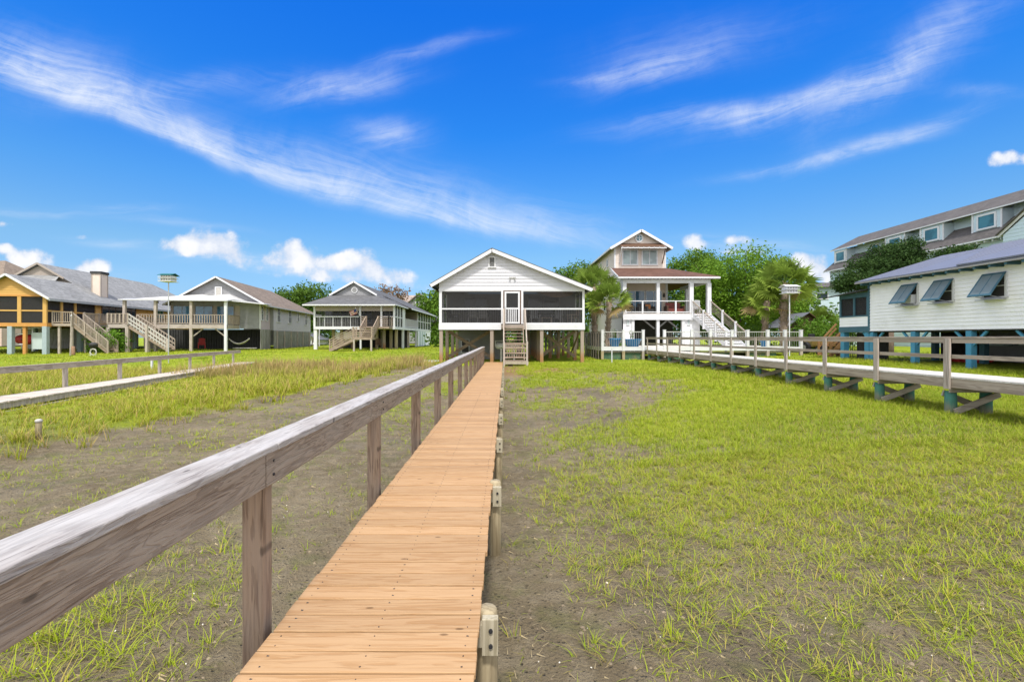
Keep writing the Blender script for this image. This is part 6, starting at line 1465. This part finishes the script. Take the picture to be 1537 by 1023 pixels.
def blob(vec, cx, cy, lx, ly, ang, amp, upper=None):
    """soft streak: long axis lx, cross axis ly (sharper below when upper is given), rotated by ang degrees in the sky"""
    cu, cvv = k2((cx, cy)); a = R(ang); c, s = math.cos(a), math.sin(a)
    m = nt.n('ShaderNodeMapping', vector_type='POINT'); 
    d = nt.n('ShaderNodeVectorMath', operation='SUBTRACT'); nt.put(d.inputs[0], vec); d.inputs[1].default_value = (cu, cvv, 0)
    rx = nt.n('ShaderNodeVectorMath', operation='DOT_PRODUCT'); nt.put(rx.inputs[0], d.outputs[0]); rx.inputs[1].default_value = (c * 690 / lx, s * 690 / lx, 0)
    ry = nt.n('ShaderNodeVectorMath', operation='DOT_PRODUCT'); nt.put(ry.inputs[0], d.outputs[0]); ry.inputs[1].default_value = (-s * 690 / ly, c * 690 / ly, 0)
    y = ry.outputs['Value']
    if upper:
        y = nt.m('ADD', nt.m('MULTIPLY', nt.m('MAXIMUM', y, 0.0), ly / upper), nt.m('MINIMUM', y, 0.0))
    q = nt.m('ADD', nt.m('MULTIPLY', rx.outputs['Value'], rx.outputs['Value']), nt.m('MULTIPLY', y, y))
    return nt.m('MULTIPLY', nt.m('EXPONENT', nt.m('MULTIPLY', q, -1.0)), amp)
def total(L):
    o = L[0]
    for q in L[1:]: o = nt.m('ADD', o, q)
    return o
def streak(ang, along, across, off=0):
    c = nt.mapv(nt.mapv(wa.outputs[0], (1, 1, 1), (0, 0, 0), (0, 0, R(-ang))), (along, across, 1), (off, off * .7, 0))
    return nt.ramp(nt.noise(c, 1.0, 9, .70, 1.6), .22, .86)
WV = wa.outputs[0]
broad = nt.ramp(nt.noise(WV, 7.0, 8, .68, .6), .25, .78)
def soft(s_): return nt.m('ADD', nt.m('MULTIPLY', s_, .55), nt.m('MULTIPLY', broad, .45))
A = total([blob(WV, 20, 95, 130, 40, 0, .35), blob(WV, 60, 125, 130, 13, -22, .72, 58), blob(WV, 190, 178, 150, 12, -24, .76, 42), blob(WV, 330, 235, 130, 10, -22, .66, 34), blob(WV, 470, 282, 140, 10, -18, .60, 40), blob(WV, 620, 320, 130, 10, -14, .56, 46), blob(WV, 780, 345, 130, 10, -9, .60, 26), blob(WV, 250, 135, 180, 22, 6, .30), blob(WV, 560, 270, 180, 36, -12, .24)])
B = total([blob(WV, 505, 132, 90, 20, 10, .75), blob(WV, 640, 76, 80, 10, 12, .42), blob(WV, 575, 203, 55, 22, 0, .62), blob(WV, 985, 100, 85, 20, 14, .70), blob(WV, 900, 118, 60, 7, 5, .30), blob(WV, 1070, 170, 140, 16, 8, .62), blob(WV, 1220, 150, 150, 22, 16, .62), blob(WV, 1340, 110, 130, 26, 38, .44), blob(WV, 1420, 50, 160, 40, 35, .24), blob(WV, 1230, 240, 130, 9, 12, .52), blob(WV, 1350, 205, 120, 14, 18, .46), blob(WV, 1470, 140, 60, 10, 0, .22), blob(WV, 1050, 60, 160, 40, 10, .18)])
Lo = total([blob(WV, 40, 316, 70, 7, -2, .40), blob(WV, 190, 312, 70, 6, -2, .22), blob(WV, 165, 358, 60, 6, -4, .42), blob(WV, 250, 330, 120, 6, -6, .24), blob(WV, 840, 330, 120, 26, -8, .20), blob(WV, 430, 398, 170, 13, -7, .55), blob(WV, 90, 402, 90, 12, -2, .5), blob(WV, 1130, 372, 90, 14, -3, .4)])
cir = nt.m('ADD', nt.m('ADD', nt.m('MULTIPLY', A, soft(streak(-17, 2.2, 30))), nt.m('MULTIPLY', B, soft(streak(16, 2.6, 24, 3.3)))), nt.m('MULTIPLY', Lo, streak(-3, 2, 20, 7)))
cir = nt.m('MULTIPLY', nt.m('SUBTRACT', 1.0, nt.m('EXPONENT', nt.m('MULTIPLY', cir, -1.25))), 1.0, None, True)
# heaped clouds low in the north
pn = nt.n('ShaderNodeTexNoise'); nt.put(pn.inputs['Vector'], UV); pn.inputs['Scale'].default_value = 12; pn.inputs['Detail'].default_value = 9; pn.inputs['Roughness'].default_value = .62
pv = nt.n('ShaderNodeTexVoronoi', feature='SMOOTH_F1'); nt.put(pv.inputs['Vector'], UV); pv.inputs['Scale'].default_value = 22; pv.inputs['Smoothness'].default_value = .6
puff = nt.m('ADD', nt.m('MULTIPLY', nt.m('SUBTRACT', pn.outputs['Fac'], .5), 2.3), nt.m('MULTIPLY', nt.m('SUBTRACT', .45, pv.outputs['Distance']), .9))
Q = total([blob(UV, *b) for b in ((318, 362, 44, 22, -6, 1.0), (270, 368, 34, 15, 0, .8), (370, 386, 52, 18, -14, .85), (440, 378, 30, 24, 0, .95), (490, 396, 40, 17, -6, .75), (545, 394, 34, 22, 0, .95), (592, 412, 36, 13, -8, .75), (500, 418, 90, 9, -4, .5), (42, 390, 34, 17, 0, 1.0), (137, 396, 30, 15, 0, .95), (85, 408, 50, 8, 0, .5), (5, 337, 16, 8, 0, .75), (5, 372, 16, 9, 0, .7), (124, 357, 15, 6, 0, .6), (1045, 363, 24, 15, 0, .8), (1104, 359, 26, 9, 0, .65), (1115, 378, 40, 9, 0, .55), (1218, 390, 32, 19, 0, .85), (1185, 398, 30, 10, 0, .6), (1235, 412, 40, 14, 0, .75), (1522, 236, 44, 14, 6, .72), (1480, 243, 34, 8, 0, .4), (640, 434, 50, 8, 0, .5), (1000, 392, 30, 9, 0, .35))])
cd = nt.m('ADD', Q, nt.m('MULTIPLY', puff, nt.ramp(Q, .05, .5)))
cum = nt.m('MULTIPLY', nt.ramp(cd, .30, .86), .96)
lit = nt.ramp(nt.m('ADD', cd, nt.m('MULTIPLY', puff, .9)), .35, 1.5)
north = nt.ramp(sx.outputs[1], .12, .3)
cir = nt.m('MULTIPLY', nt.m('MULTIPLY', nt.m('POWER', cir, 1.25), 1.35, None, True), north); cum = nt.m('MULTIPLY', cum, north)
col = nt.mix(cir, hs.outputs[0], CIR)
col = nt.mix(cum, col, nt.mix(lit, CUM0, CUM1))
world.cycles.sampling_method = 'MANUAL'; world.cycles.sample_map_resolution = 512
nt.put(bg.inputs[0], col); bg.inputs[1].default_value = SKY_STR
sun = bpy.data.lights.new('sun', 'SUN'); sun.energy = SUN_STR; sun.angle = R(SUN_ANG); sun.color = (1.0, .95, .88)
so = bpy.data.objects.new('sun', sun); COL.objects.link(so)
dv = Vector((math.sin(SUN_AZ) * math.cos(SUN_EL), math.cos(SUN_AZ) * math.cos(SUN_EL), math.sin(SUN_EL)))
so.rotation_euler = dv.to_track_quat('Z', 'Y').to_euler(); so.location = dv * 80
# ================================================================ camera
cam = bpy.data.cameras.new('camera'); cam.sensor_width = 36; cam.lens = 36 * 690 / 1537; cam.clip_start = .05; cam.clip_end = 4000
cam.shift_x = (768.5 - 758) / 1537; cam.shift_y = -(511.5 - 506) / 1537
co = bpy.data.objects.new('camera', cam); COL.objects.link(co); co.location = (0, 0, EYE); co.rotation_euler = (R(90), 0, 0); SC.camera = co
vs = SC.view_settings; vs.view_transform = 'Standard'; vs.look = 'None'; vs.exposure = EXPO; vs.gamma = 1; vs.use_curve_mapping = False
SC.cycles.max_bounces = 6; SC.cycles.transparent_max_bounces = 12
